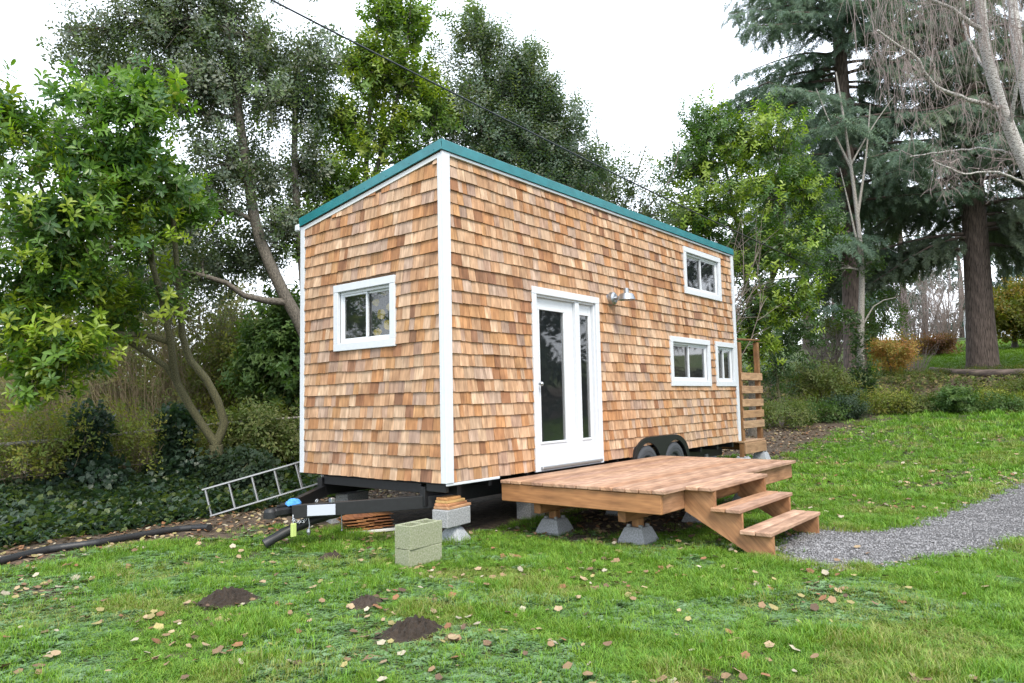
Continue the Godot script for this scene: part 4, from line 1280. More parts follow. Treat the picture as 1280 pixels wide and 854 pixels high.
func build_trees() -> void:
	var hedge := "trees behind the house"
	# broad glossy evergreen on the left, its low fork behind the fence
	var base := at_pixel(270, 600, 10.9); base = ground(base.x, base.z, -0.05)
	var fork := at_pixel(270, 556, 10.8)
	leafy_tree({"name": "rhododendron_tree", "label": "wide glossy large-leaved evergreen with forked low stems behind the wire fence", "bark": "bark_mossy",
		"stems": [[[base, fork], 0.13, 0.10], [[fork, at_pixel(240, 512, 10.6), at_pixel(218, 470, 10.4), at_pixel(214, 430, 10.1), at_pixel(190, 330, 9.8), at_pixel(150, 230, 9.4)], 0.065, 0.03], [[fork, at_pixel(281, 530, 10.8), at_pixel(262, 480, 10.6), at_pixel(232, 440, 10.4), at_pixel(225, 380, 10.2), at_pixel(215, 260, 9.8)], 0.07, 0.03], [[at_pixel(218, 430, 10.2), at_pixel(170, 416, 9.9), at_pixel(120, 420, 9.6), at_pixel(60, 400, 9.3), at_pixel(0, 390, 9.1)], 0.045, 0.02], [[at_pixel(240, 512, 10.6), at_pixel(205, 455, 10.3), at_pixel(150, 420, 9.9), at_pixel(90, 330, 9.4), at_pixel(50, 230, 9.1)], 0.05, 0.02]],
		"blobs": [pb(55, 190, 9.0, 0.75, 52), pb(185, 150, 9.2, 0.62, 40), pb(140, 215, 9.2, 0.7, 50), pb(215, 235, 9.3, 0.5, 32), pb(95, 285, 8.9, 0.8, 58), pb(20, 290, 8.8, 0.7, 44), pb(180, 310, 9.3, 0.6, 40), pb(50, 360, 8.7, 0.62, 44), pb(120, 375, 9.2, 0.55, 34), pb(10, 430, 8.6, 0.55, 34), pb(75, 450, 8.6, 0.42, 24), pb(40, 490, 8.5, 0.3, 12), pb(205, 380, 9.8, 0.42, 18), pb(-70, 220, 8.8, 0.9, 50), pb(-80, 360, 8.6, 0.9, 46), pb(5, 150, 9.0, 0.42, 22), pb(210, 110, 9.3, 0.28, 10), pb(95, 130, 9.1, 0.3, 12), pb(60, 290, 10.2, 0.9, 40), pb(160, 260, 10.3, 0.8, 36), pb(150, 390, 10.0, 0.55, 26), pb(215, 340, 10.4, 0.5, 22), pb(240, 270, 10.2, 0.4, 16), pb(110, 470, 9.4, 0.3, 9)],
		"leaf": "rosette", "leaf_mat": "leaf_glossy", "tones": [Color(0.12, 0.225, 0.045), Color(0.15, 0.27, 0.05), Color(0.09, 0.185, 0.065)], "accent": [Color(0.29, 0.42, 0.05), Color(0.34, 0.43, 0.055)], "per": 5, "loose": 0.24, "size": 0.9, "gaps": -0.12, "more": 1.15})
	# dark small-leaved trees behind the left corner
	base = at_pixel(408, 588, 12.6); base = ground(base.x, base.z, -0.1)
	leafy_tree({"name": "holly_tree", "label": "leaning dark grey-green tree with small leaves behind the house's short wall", "group": hedge, "bark": "bark_grey",
		"stems": [[[base, at_pixel(388, 440, 12.6), at_pixel(352, 362, 12.5), at_pixel(322, 290, 12.5), at_pixel(305, 190, 12.5), at_pixel(290, 80, 12.4), at_pixel(270, -60, 12.4)], 0.15, 0.05], [[at_pixel(360, 378, 12.5), at_pixel(310, 372, 12.2), at_pixel(280, 352, 12.0), at_pixel(225, 338, 11.8)], 0.07, 0.03], [[at_pixel(388, 440, 12.6), at_pixel(375, 300, 12.9), at_pixel(368, 200, 13.0), at_pixel(372, 60, 13.0)], 0.1, 0.04]],
		"blobs": [pb(150, 40, 12.2, 0.9, 40), pb(230, 30, 12.3, 1.0, 58), pb(310, 45, 12.5, 0.9, 56), pb(250, 120, 12.4, 1.0, 62), pb(170, 110, 12.2, 0.75, 34), pb(340, 130, 12.8, 1.0, 64), pb(390, 90, 13.0, 0.7, 40), pb(290, 210, 12.5, 0.9, 56), pb(370, 220, 13.2, 0.9, 56), pb(340, 290, 13.0, 0.8, 44), pb(260, 270, 12.2, 0.7, 36), pb(105, 100, 12.0, 0.5, 20), pb(85, 40, 12.0, 0.45, 26), pb(230, 340, 11.9, 0.5, 20), pb(300, -60, 12.5, 1.3, 60), pb(190, -50, 12.3, 1.0, 40), pb(215, 300, 13.2, 0.7, 36), pb(265, 340, 13.4, 0.6, 28), pb(190, 360, 13.4, 0.7, 34), pb(315, 330, 13.4, 0.5, 22), pb(120, 330, 13.2, 0.9, 40), pb(40, 300, 13.2, 1.1, 46), pb(60, 180, 13.4, 0.6, 16)],
		"leaf": "small", "leaf_mat": "leaf_small", "tones": [Color(0.13, 0.17, 0.12), Color(0.15, 0.19, 0.15), Color(0.11, 0.16, 0.085), Color(0.18, 0.20, 0.15), Color(0.13, 0.19, 0.07)], "per": 5, "loose": 0.24, "gaps": -0.2, "more": 1.5})
	# bright laurel behind the roof slope
	base = at_pixel(455, 560, 13.6); base = ground(base.x, base.z, -0.1)
	leafy_tree({"name": "laurel_tree", "label": "tall bright green laurel with two upright tops above the low roof edge", "group": hedge, "bark": "bark_grey",
		"stems": [[[base, at_pixel(455, 350, 13.6), at_pixel(458, 200, 13.6), at_pixel(470, 60, 13.6), at_pixel(474, 0, 13.6)], 0.12, 0.02], [[at_pixel(457, 250, 13.6), at_pixel(490, 150, 13.6), at_pixel(508, 60, 13.6), at_pixel(514, -10, 13.6)], 0.06, 0.015]],
		"blobs": [pb(474, 20, 13.6, 0.5, 28, 1.5), pb(512, 30, 13.6, 0.55, 34, 1.4), pb(455, 90, 13.6, 0.75, 46), pb(505, 110, 13.6, 0.8, 52), pb(545, 150, 13.4, 0.5, 28), pb(425, 160, 13.5, 0.8, 46), pb(480, 185, 13.6, 0.8, 50), pb(530, 210, 13.5, 0.4, 18), pb(420, 240, 13.4, 0.7, 38), pb(470, 260, 13.4, 0.7, 36), pb(395, 300, 13.2, 0.6, 30), pb(445, 330, 13.4, 0.8, 26)],
		"leaf": "laurel", "leaf_mat": "leaf_glossy", "tones": [Color(0.16, 0.25, 0.06), Color(0.13, 0.21, 0.055), Color(0.20, 0.30, 0.065)], "accent": [Color(0.28, 0.37, 0.065), Color(0.33, 0.39, 0.07)], "per": 5, "loose": 0.26, "gaps": -0.18, "more": 1.35, "upright": 0.9})
	# cone-shaped holly behind the roof
	base = at_pixel(630, 520, 14.5); base = ground(base.x, base.z, -0.1)
	leafy_tree({"name": "holly_tree", "label": "cone-shaped dark holly rising above the middle of the roof", "group": hedge, "bark": "bark_grey",
		"stems": [[[base, at_pixel(632, 350, 14.5), at_pixel(628, 200, 14.5), at_pixel(605, 90, 14.5), at_pixel(592, 20, 14.5)], 0.16, 0.02], [[at_pixel(630, 260, 14.5), at_pixel(665, 180, 14.5), at_pixel(675, 100, 14.5)], 0.07, 0.02]],
		"blobs": [pb(590, 45, 14.5, 0.42, 26, 1.5), pb(615, 70, 14.5, 0.5, 30, 1.2), pb(580, 110, 14.4, 0.6, 34), pb(640, 115, 14.5, 0.75, 48), pb(600, 165, 14.3, 0.9, 62), pb(672, 130, 14.6, 0.55, 34), pb(690, 165, 14.6, 0.7, 44), pb(655, 190, 14.4, 0.85, 58), pb(710, 205, 14.6, 0.65, 38), pb(620, 235, 14.2, 0.9, 52), pb(690, 240, 14.4, 0.8, 44), pb(750, 215, 14.8, 0.5, 16), pb(735, 170, 14.8, 0.35, 9), pb(660, 300, 14.4, 1.0, 34), pb(555, 210, 14.2, 0.6, 32), pb(560, 150, 14.3, 0.55, 26), pb(650, 85, 14.5, 0.45, 20), pb(715, 160, 14.7, 0.45, 16), pb(735, 230, 14.6, 0.55, 22), pb(560, 90, 14.4, 0.4, 14)],
		"leaf": "small", "leaf_mat": "leaf_glossy", "tones": [Color(0.13, 0.185, 0.13), Color(0.15, 0.205, 0.14), Color(0.11, 0.16, 0.11), Color(0.19, 0.22, 0.17)], "per": 5, "loose": 0.26, "gaps": -0.24, "more": 1.6, "upright": 0.8})
	base = at_pixel(770, 500, 16.0); base = ground(base.x, base.z, -0.1)
	leafy_tree({"name": "thin_tree", "label": "sparse small tree with loose leaves between the holly and the green laurel", "group": hedge, "bark": "bark_grey",
		"stems": [[[base, at_pixel(768, 380, 16), at_pixel(765, 280, 16), at_pixel(745, 160, 16)], 0.06, 0.012], [[at_pixel(766, 290, 16), at_pixel(792, 230, 16), at_pixel(808, 180, 16)], 0.03, 0.008], [[at_pixel(767, 300, 16), at_pixel(835, 230, 16), at_pixel(850, 175, 16)], 0.03, 0.008]],
		"blobs": [pb(735, 245, 16, 0.6, 18), pb(765, 225, 16, 0.55, 13), pb(795, 245, 16, 0.5, 12), pb(765, 275, 16, 0.7, 22), pb(820, 270, 16, 0.6, 15), pb(715, 270, 16, 0.5, 18)],
		"leaf": "small", "leaf_mat": "leaf_soft", "tones": [Color(0.09, 0.13, 0.045), Color(0.12, 0.15, 0.05), Color(0.07, 0.11, 0.05)], "per": 5, "loose": 0.5, "gaps": -0.3})
	# the green mass past the far end of the house
	base = at_pixel(940, 480, 17.5); base = ground(base.x, base.z, -0.1)
	leafy_tree({"name": "laurel_tree", "label": "broad bushy green laurel beyond the far end of the house", "group": hedge, "bark": "bark_grey",
		"stems": [[[base, at_pixel(938, 400, 17.5), at_pixel(925, 300, 17.5), at_pixel(905, 200, 17.5)], 0.14, 0.03], [[at_pixel(938, 400, 17.5), at_pixel(975, 320, 17.5), at_pixel(980, 220, 17.5)], 0.09, 0.03]],
		"blobs": [pb(880, 165, 17.5, 0.75, 36, 1.1), pb(865, 215, 17.4, 0.85, 44), pb(920, 185, 17.6, 0.9, 48), pb(965, 175, 17.6, 0.8, 44, 1.1), pb(900, 260, 17.3, 1.1, 60), pb(960, 250, 17.4, 1.1, 62), pb(1005, 240, 17.6, 0.7, 32), pb(920, 330, 17.3, 1.1, 58), pb(985, 320, 17.4, 1.0, 52), pb(950, 390, 17.3, 1.0, 50), pb(995, 385, 17.5, 0.8, 36), pb(1030, 290, 17.8, 0.6, 24), pb(930, 440, 17.3, 0.8, 32), pb(850, 280, 17.4, 0.9, 36)],
		"leaf": "laurel", "leaf_mat": "leaf_glossy", "tones": [Color(0.11, 0.20, 0.05), Color(0.09, 0.165, 0.05), Color(0.075, 0.135, 0.05)], "accent": [Color(0.26, 0.37, 0.055), Color(0.30, 0.39, 0.06)], "per": 5, "loose": 0.3, "size": 1.05, "gaps": -0.18, "more": 1.4, "upright": 0.7})
	bare_shrub("bare_shrub", "leafless shrub arching in front of the broad laurel past the roof end", at_pixel(850, 420, 16.2) * Vector3(1, 0, 1) + Vector3(0, 0.55, 0), 4.4, 0.9, 26, "twig_grey", "bare shrubs", Vector3(0.22, 0, 0.25), [], 0.022)
	# firs on the bank
	base = on_ground(1070, 474)
	fir_tree({"name": "fir_tree", "label": "dark fir with dense blue-green boughs, its trunk behind the ivy-clad young tree", "group": "firs on the bank", "base": base, "tall": 25.0, "radius": 0.36, "lowest": 4.8, "reach": 5.6, "sag": 0.26, "gap": 0.13, "tones": [Color(0.10, 0.165, 0.11), Color(0.115, 0.18, 0.12), Color(0.09, 0.15, 0.09)], "size": 0.95})
	base = on_ground(1229, 465)
	fir_tree({"name": "fir_tree", "label": "tall fir with thick bare lower trunk and drooping boughs beside the far lawn", "group": "firs on the bank", "base": base, "tall": 26.0, "radius": 0.47, "lowest": 4.4, "reach": 6.2, "sag": 0.46, "gap": 0.18, "lean": -0.012, "tones": [Color(0.125, 0.17, 0.105), Color(0.14, 0.185, 0.115), Color(0.11, 0.15, 0.10)], "size": 0.95})
	# slim young tree wrapped in ivy, on the lawn edge
	var foot := on_ground(1076, 500)
	var d0 := (foot - EYE).dot(AHEAD)
	leafy_tree({"name": "slim_tree", "label": "slim pale leafless tree with ivy round its foot before the dark fir", "bark": "bark_pale",
		"stems": [[[foot, at_pixel(1076, 420, d0), at_pixel(1077, 330, d0), at_pixel(1068, 240, d0), at_pixel(1055, 150, d0), at_pixel(1045, 90, d0)], 0.13, 0.02], [[at_pixel(1072, 270, d0), at_pixel(1082, 200, d0), at_pixel(1088, 130, d0)], 0.05, 0.015], [[at_pixel(1064, 210, d0), at_pixel(1040, 160, d0), at_pixel(1020, 110, d0)], 0.04, 0.012], [[at_pixel(1077, 330, d0), at_pixel(1062, 260, d0), at_pixel(1050, 210, d0)], 0.045, 0.012], [[at_pixel(1077, 410, d0), at_pixel(1095, 380, d0), at_pixel(1120, 372, d0)], 0.03, 0.01], [[at_pixel(1064, 205, d0), at_pixel(1090, 160, d0), at_pixel(1118, 120, d0)], 0.03, 0.008]],
		"blobs": [pb(1076, 470, d0, 0.3, 24, 2.2), pb(1075, 430, d0, 0.22, 14, 2.4), pb(1077, 492, d0, 0.5, 30, 0.6), pb(1085, 330, d0, 0.5, 8), pb(1040, 340, d0, 0.4, 6), pb(1060, 400, d0, 0.3, 6)],
		"leaf": "ivy", "leaf_mat": "leaf_soft", "tones": [Color(0.05, 0.10, 0.04), Color(0.075, 0.13, 0.045)], "per": 6, "loose": 0.22, "gaps": -0.6})
	build_birch()
	# distant trees past the far lawn
	for k in [[1132, 442, 42.0, 16.0, 0.22, 3.2, "thin dark conifer standing far behind the orange shrub"], [1262, 432, 62.0, 15.0, 0.35, 3.8, "hazy distant conifer right of the thick bare trunk"], [1205, 435, 70.0, 13.0, 0.35, 3.6, "hazy distant conifer showing left of the thick bare trunk"], [1300, 436, 58.0, 17.0, 0.35, 4.2, "tall hazy distant conifer past the yellow maple"], [1010, 445, 46.0, 18.0, 0.3, 4.0, "distant conifer filling the gap past the broad laurel"], [1092, 440, 58.0, 13.0, 0.3, 3.4, "distant conifer just right of the dark fir trunk"], [1158, 440, 66.0, 12.0, 0.3, 3.2, "small distant conifer left of the pale pinkish shrub"], [1045, 440, 60.0, 14.0, 0.3, 3.6, "distant conifer left of the dark fir trunk"]]:
		base = at_pixel(k[0], k[1], k[2]); base = ground(base.x, base.z, -0.1)
		fir_tree({"name": "fir_tree", "label": k[6], "group": "distant conifers", "base": base, "tall": k[3], "radius": k[4], "lowest": 3.0 if k[0] == 1132 else 1.2, "reach": k[5], "sag": 0.2, "gap": 0.4, "tones": [Color(0.05, 0.09, 0.075), Color(0.045, 0.08, 0.065)], "far": true, "size": 1.2, "skip": 0.25 if k[0] == 1132 else 0.0})
	base = at_pixel(1268, 420, 33.0); base = ground(base.x, base.z, -0.1)
	leafy_tree({"name": "maple_tree", "label": "rounded yellow-green maple on the far lawn", "bark": "bark_grey", "stems": [[[base, base + Vector3(0, 1.2, 0), base + Vector3(0.2, 2.2, 0.1)], 0.14, 0.05]],
		"blobs": [pb(1262, 385, 33, 1.1, 46), pb(1300, 375, 33, 1.5, 60), pb(1255, 400, 32.5, 0.8, 30), pb(1285, 400, 32.5, 1.0, 34)], "leaf": "blob", "leaf_mat": "leaf_soft", "tones": [Color(0.19, 0.20, 0.035), Color(0.14, 0.17, 0.035), Color(0.25, 0.18, 0.04)], "per": 8, "loose": 0.5, "gaps": -0.5})

func build_birch() -> void:
	var d := 10.5
	var stem := [at_pixel(1420, 640, d), at_pixel(1385, 500, d), at_pixel(1335, 340, d), at_pixel(1290, 225, d), at_pixel(1258, 150, d), at_pixel(1238, 85, d), at_pixel(1226, 20, d), at_pixel(1220, -80, d)]
	stem[0] = ground(stem[0].x, stem[0].z, -0.1)
	var base: Vector3 = stem[0]
	var t := thing("birch_tree", "leaning white weeping birch with bare hanging twigs, its foot outside the view", "tree", base)
	var paths := [[stem, 0.13, 0.06], [[at_pixel(1300, 260, d), at_pixel(1292, 170, d + 0.3), at_pixel(1283, 110, d + 0.4), at_pixel(1270, 50, d + 0.5), at_pixel(1262, -60, d + 0.6)], 0.11, 0.06],
		[[at_pixel(1250, 137, d), at_pixel(1205, 122, d - 0.2), at_pixel(1166, 107, d - 0.4), at_pixel(1150, 78, d - 0.5), at_pixel(1122, 56, d - 0.6), at_pixel(1096, 40, d - 0.7)], 0.036, 0.014],
		[[at_pixel(1290, 200, d), at_pixel(1230, 186, d + 0.3), at_pixel(1180, 190, d + 0.5), at_pixel(1137, 196, d + 0.6)], 0.022, 0.008], [[at_pixel(1290, 235, d), at_pixel(1245, 215, d - 0.2), at_pixel(1205, 217, d - 0.3), at_pixel(1165, 200, d - 0.4)], 0.02, 0.008],
		[[at_pixel(1228, 40, d), at_pixel(1190, 12, d - 0.2), at_pixel(1150, -5, d - 0.3), at_pixel(1080, -14, d - 0.4)], 0.036, 0.014], [[at_pixel(1236, 90, d), at_pixel(1215, 60, d + 0.4), at_pixel(1200, 10, d + 0.5)], 0.03, 0.012], [[at_pixel(1262, 160, d), at_pixel(1275, 90, d - 0.4), at_pixel(1290, 20, d - 0.6)], 0.03, 0.015]]
	var twig := Geo.new()
	for k in paths.size():
		var pts := []
		for p in paths[k][0]: pts.push_back(p - base)
		var g := Geo.new()
		var n: int = pts.size() - 1
		var curve := Curve3D.new()
		for i in pts.size():
			var dd: Vector3 = (pts[mini(i + 1, n)] - pts[maxi(i - 1, 0)]) * 0.17
			curve.add_point(pts[i], -dd, dd)
		var m := 16
		var fp := []
		for i in m + 1: fp.push_back(curve.sample_baked(curve.get_baked_length() * i / m) + gauss() * 0.008)
		g.tube(fp, taper(paths[k][1], paths[k][2], m), 12)
		part("trunk" if k < 2 else "limb", g, M.bark_birch, t)
		if k < 2: continue
	# hanging twigs
	var hang := [[[1075, -20], [1290, -20], -0.5, 90, 1.3], [[1096, 40], [1166, 107], -0.5, 34, 0.9], [[1166, 107], [1250, 137], -0.2, 26, 0.7], [[1137, 196], [1290, 200], 0.4, 26, 0.6], [[1165, 200], [1245, 215], -0.3, 16, 0.5], [[1150, 0], [1290, 40], 0.2, 40, 1.1]]
	for h in hang:
		for k in h[3]:
			var f := rng.randf()
			var p := at_pixel(lerpf(h[0][0], h[1][0], f), lerpf(h[0][1], h[1][1], f), d + h[2] * rng.randf_range(0.5, 1.3)) - base
			var l: float = h[4] * rng.randf_range(0.4, 1.25)
			var a := p + Vector3(rng.randf_range(-0.25, 0.25), rng.randf_range(-0.05, 0.2), rng.randf_range(-0.25, 0.25))
			var path := [p, a, a + Vector3(rng.randf_range(-0.08, 0.08), -l * 0.4, rng.randf_range(-0.08, 0.08)), a + Vector3(rng.randf_range(-0.12, 0.12), -l * 0.75, rng.randf_range(-0.12, 0.12)), a + Vector3(rng.randf_range(-0.16, 0.16), -l, rng.randf_range(-0.16, 0.16))]
			twig.tube(path, [0.006, 0.005, 0.004, 0.003, 0.002], 3, Color.WHITE, 1.0, false)
			for j in 5:
				var q: Vector3 = path[rng.randi_range(1, 3)] + gauss() * 0.01
				var e := q + Vector3(rng.randf_range(-0.12, 0.12), -l * rng.randf_range(0.15, 0.4), rng.randf_range(-0.12, 0.12))
				twig.tube([q, q.lerp(e, 0.5) + Vector3(rng.randf_range(-0.03, 0.03), 0.03, 0.0), e], [0.003, 0.0025, 0.0015], 3, Color.WHITE, 1.0, false)
	part("hanging_twigs", twig, M.twig_pink, t)

func build_undergrowth() -> void:
	var green := [Color(0.09, 0.17, 0.05), Color(0.115, 0.19, 0.05)]
	var yellow := [Color(0.25, 0.29, 0.05), Color(0.19, 0.25, 0.05), Color(0.30, 0.29, 0.06)]
	var olive := [Color(0.13, 0.18, 0.05), Color(0.17, 0.19, 0.065)]
	var dark := [Color(0.05, 0.09, 0.055), Color(0.06, 0.10, 0.06)]
	# behind the fence on the left
	bramble("bright yellow-green bramble bush behind the ivy at the picture's fence end", 28, 9.5, 1.5, 1.03, yellow)
	bramble("yellow-green bush behind the fence between the two ivy posts", 160, 10.6, 1.2, 0.98, yellow)
	bush("laurel_bush", "dense dark laurel behind the house's short wall below the leaning trunk", 362, 430, 13.4, 1.7, 3.0, green, "laurel", 95, "bushes behind the fence", 8, 1.1)
	bush("laurel_bush", "light green loose bush seen through the forked stems", 300, 440, 14.5, 2.0, 2.6, yellow, "shrub", 46, "bushes behind the fence", 6, 1.3)
	bramble("small yellow-green bramble against the ivy post behind the drain hose", 75, 9.9, 0.8, 0.92, yellow)
	bramble("yellow-green bramble between the second ivy post and the forked stems", 248, 11.2, 0.7, 0.80, yellow)
	bush("laurel_bush", "olive bush low beside the ladder behind the fence", 330, 545, 12.0, 1.5, 0.9, olive, "shrub", 50, "bushes behind the fence", 8)
	bush("laurel_bush", "dark bush beside the ivy foot of the forked tree", 300, 590, 10.9, 1.1, 0.5, dark, "ivy", 40, "bushes behind the fence", 6)
	for k in [[120, 14.0, 2.5, "olive-brown thicket of thin stems behind the first ivy post"], [175, 13.4, 2.6, "olive-brown thicket of thin stems between the ivy posts"], [235, 14.0, 2.5, "brown thicket of thin stems behind the forked tree"], [60, 15.0, 2.4, "pale brown thicket of thin stems behind the bramble bush"], [290, 14.6, 2.6, "brown thicket of thin stems left of the leaning trunk"], [350, 14.8, 2.2, "brown thicket of thin stems behind the dense dark laurel"], [10, 17.0, 2.2, "pale thicket of thin stems far behind the bramble bush"]]:
		var b := at_pixel(k[0], 560, k[1]); b = ground(b.x, b.z)
		bare_shrub("thicket", k[3], b, k[2] * 1.35, 1.15, 80, "twig_brown", "thickets behind the fence", Vector3.ZERO, [Color(0.19, 0.23, 0.06), Color(0.14, 0.18, 0.06), Color(0.24, 0.23, 0.07)], 0.011)
	# far hedge that closes the view on the left
	for k in 9:
		var x := -120.0 + k * 80.0
		var c := at_pixel(x, 500, 26.0 + 3.0 * sin(k * 2.1))
		var b := ground(c.x, c.z, -0.1)
		leafy_tree({"name": "hedge_tree", "label": "pale olive tree of the distant hedge behind the thickets", "group": "distant hedge on the left", "bark": "bark_grey", "stems": [[[b, b + Vector3(0, 2.0, 0), b + Vector3(0.2, 4.2, 0)], 0.12, 0.04]],
			"blobs": [[b + Vector3(0, 3.6, 0), Vector3(1.7, 2.0, 1.7), 34], [b + Vector3(0.9, 2.2, 0.4), Vector3(1.6, 1.6, 1.6), 26], [b + Vector3(-0.9, 1.6, 0.2), Vector3(1.6, 1.5, 1.6), 26], [b + Vector3(0, 1.0, 0.6), Vector3(1.8, 1.0, 1.4), 20]], "leaf": "blob", "leaf_mat": "leaf_soft", "tones": [Color(0.16, 0.18, 0.08), Color(0.20, 0.19, 0.11), Color(0.13, 0.17, 0.08)], "per": 7, "loose": 0.6, "gaps": -0.4, "size": 1.1})
	# on the bank past the lawn
	for k in [[975, 470, 18.5, 1.7, 1.1, olive, "shrub", "olive bush next to the slatted railing"], [1015, 490, 19.0, 1.5, 0.7, green, "shrub", "low green bush between the railing and the dark clipped shrub"], [1020, 430, 21.5, 1.9, 1.6, olive, "shrub", "loose green bush behind the slatted railing"], [1055, 500, 19.2, 0.8, 0.7, dark, "small", "dark clipped round shrub left of the ivy-clad trunk"], [1108, 492, 19.5, 1.3, 0.9, yellow, "shrub", "yellow-green bush right of the ivy-clad trunk"], [1195, 497, 18.6, 1.0, 0.85, green, "laurel", "upright leafy green bush at the lawn edge before the thick trunk"], [1150, 497, 19.5, 1.5, 0.5, olive, "shrub", "low olive bush on the bank left of the leafy green bush"], [1245, 497, 19.0, 1.7, 0.5, yellow, "shrub", "low yellowish ground bush under the thick trunk"], [1285, 492, 19.5, 1.6, 0.55, olive, "shrub", "low olive ground bush right of the thick trunk"], [1100, 385, 27.0, 2.2, 4.6, [Color(0.13, 0.22, 0.05), Color(0.11, 0.19, 0.05)], "shrub", "bright green bush right behind the dark fir trunk"], [1035, 460, 22.5, 1.7, 1.2, yellow, "shrub", "bright yellow-green bush left of the dark fir trunk"], [1250, 502, 18.2, 0.9, 0.35, green, "shrub", "small green plant at the lawn edge"], [975, 415, 20.5, 2.4, 3.6, [Color(0.06, 0.11, 0.045), Color(0.08, 0.14, 0.05)], "laurel", "tall dense green bush right behind the back porch"], [1045, 420, 27.0, 2.4, 3.0, olive, "shrub", "tall olive bush behind the dark fir trunk"]]:
		bush("bank_bush", k[7], k[0], k[1], k[2], k[3], k[4] * (0.5 if k[4] < 1.5 else 0.85), k[5], k[6], 30, "bushes on the bank", 6, 0.85 if k[4] < 1.5 else 1.2)
	bush("autumn_shrub", "orange autumn shrub between the two fir trunks", 1112, 443, 24.5, 1.6, 1.3, [Color(0.58, 0.28, 0.10), Color(0.5, 0.33, 0.11), Color(0.36, 0.30, 0.07)], "shrub", 42, "", 6, 1.0)
	bush("autumn_shrub", "reddish brown low hedge at the edge of the far lawn", 1172, 432, 33.0, 2.6, 0.9, [Color(0.24, 0.11, 0.07), Color(0.2, 0.12, 0.07)], "blob", 30, "", 5, 0.7)
	for k in [[1185, 440, 36.0, 4.2, "pale pinkish leafless shrub left of the thick trunk"], [1150, 440, 34.0, 3.4, "pale leafless shrub behind the orange shrub"], [1030, 440, 27.0, 2.4, "brownish leafless shrub behind the railing"]]:
		var b := at_pixel(k[0], k[1], k[2]); b = ground(b.x, b.z)
		bare_shrub("bare_shrub", k[4], b, k[3], 1.5, 90, "twig_pink", "bare shrubs", Vector3.ZERO, [], 0.02)
	bare_shrub("bare_shrub", "purple-brown leafless shrub spreading right of the orange shrub", on_ground(1145, 468), 1.1, 0.9, 60, "twig_pink", "bare shrubs", Vector3.ZERO, [], 0.01)
	# white garden building far beyond the lawn
	var c := at_pixel(1243, 440, 48.0); c = ground(c.x, c.z, -0.1)
	var shed := thing("garden_building", "low white building glimpsed beside the thick trunk across the far lawn", "building", c, 0.3)
	var g := Geo.new()
	g.box(Vector3(0, 1.1, 0), Vector3(3.6, 2.2, 2.6), 0.02)
	part("wall", g, M.white_paint, shed)
	g = Geo.new()
	var a := [Vector3(-2.0, 2.2, 1.6), Vector3(2.0, 2.2, 1.6), Vector3(2.0, 2.9, 0), Vector3(-2.0, 2.9, 0), Vector3(-2.0, 2.2, -1.6), Vector3(2.0, 2.2, -1.6)]
	g.quad(a[0], a[1], a[2], a[3], Color.WHITE); g.quad(a[3], a[2], a[5], a[4], Color.WHITE); g.tri(a[0], a[3], a[4], Color.WHITE); g.tri(a[1], a[5], a[2], Color.WHITE)
	part("roof", g, M.sheathing, shed)
	# edging log along the top of the bank
	var pts := []
	for k in [[1165, 466], [1195, 470], [1230, 471], [1285, 470]]: pts.push_back(on_ground(k[0], k[1], 0.1))
	g = Geo.new()
	g.tube(pts, [0.11, 0.12, 0.12, 0.11], 9)
	tag(part("log", g, M.bark_fir), "dark mossy log edging the far lawn at the foot of the thick trunk", "log")
	# trees behind the camera's right shoulder, mirrored in the door glass
	for k in [[15.0, 10.0, 9.5], [19.5, 8.6, 11.0], [12.0, 14.0, 9.0], [23.5, 9.5, 12.0], [17.0, 13.5, 11.0], [26.5, 7.2, 11.0], [9.0, 16.0, 9.0]]:
		fir_tree({"name": "garden_fir", "label": "dark garden fir outside the view that the house's panes mirror", "group": "firs mirrored in the panes", "base": ground(k[0], k[1], -0.1), "tall": k[2], "radius": 0.2, "lowest": 0.5, "reach": 2.6, "sag": 0.2, "gap": 0.3, "tones": [Color(0.04, 0.07, 0.04), Color(0.05, 0.08, 0.045)], "far": true, "size": 1.3})

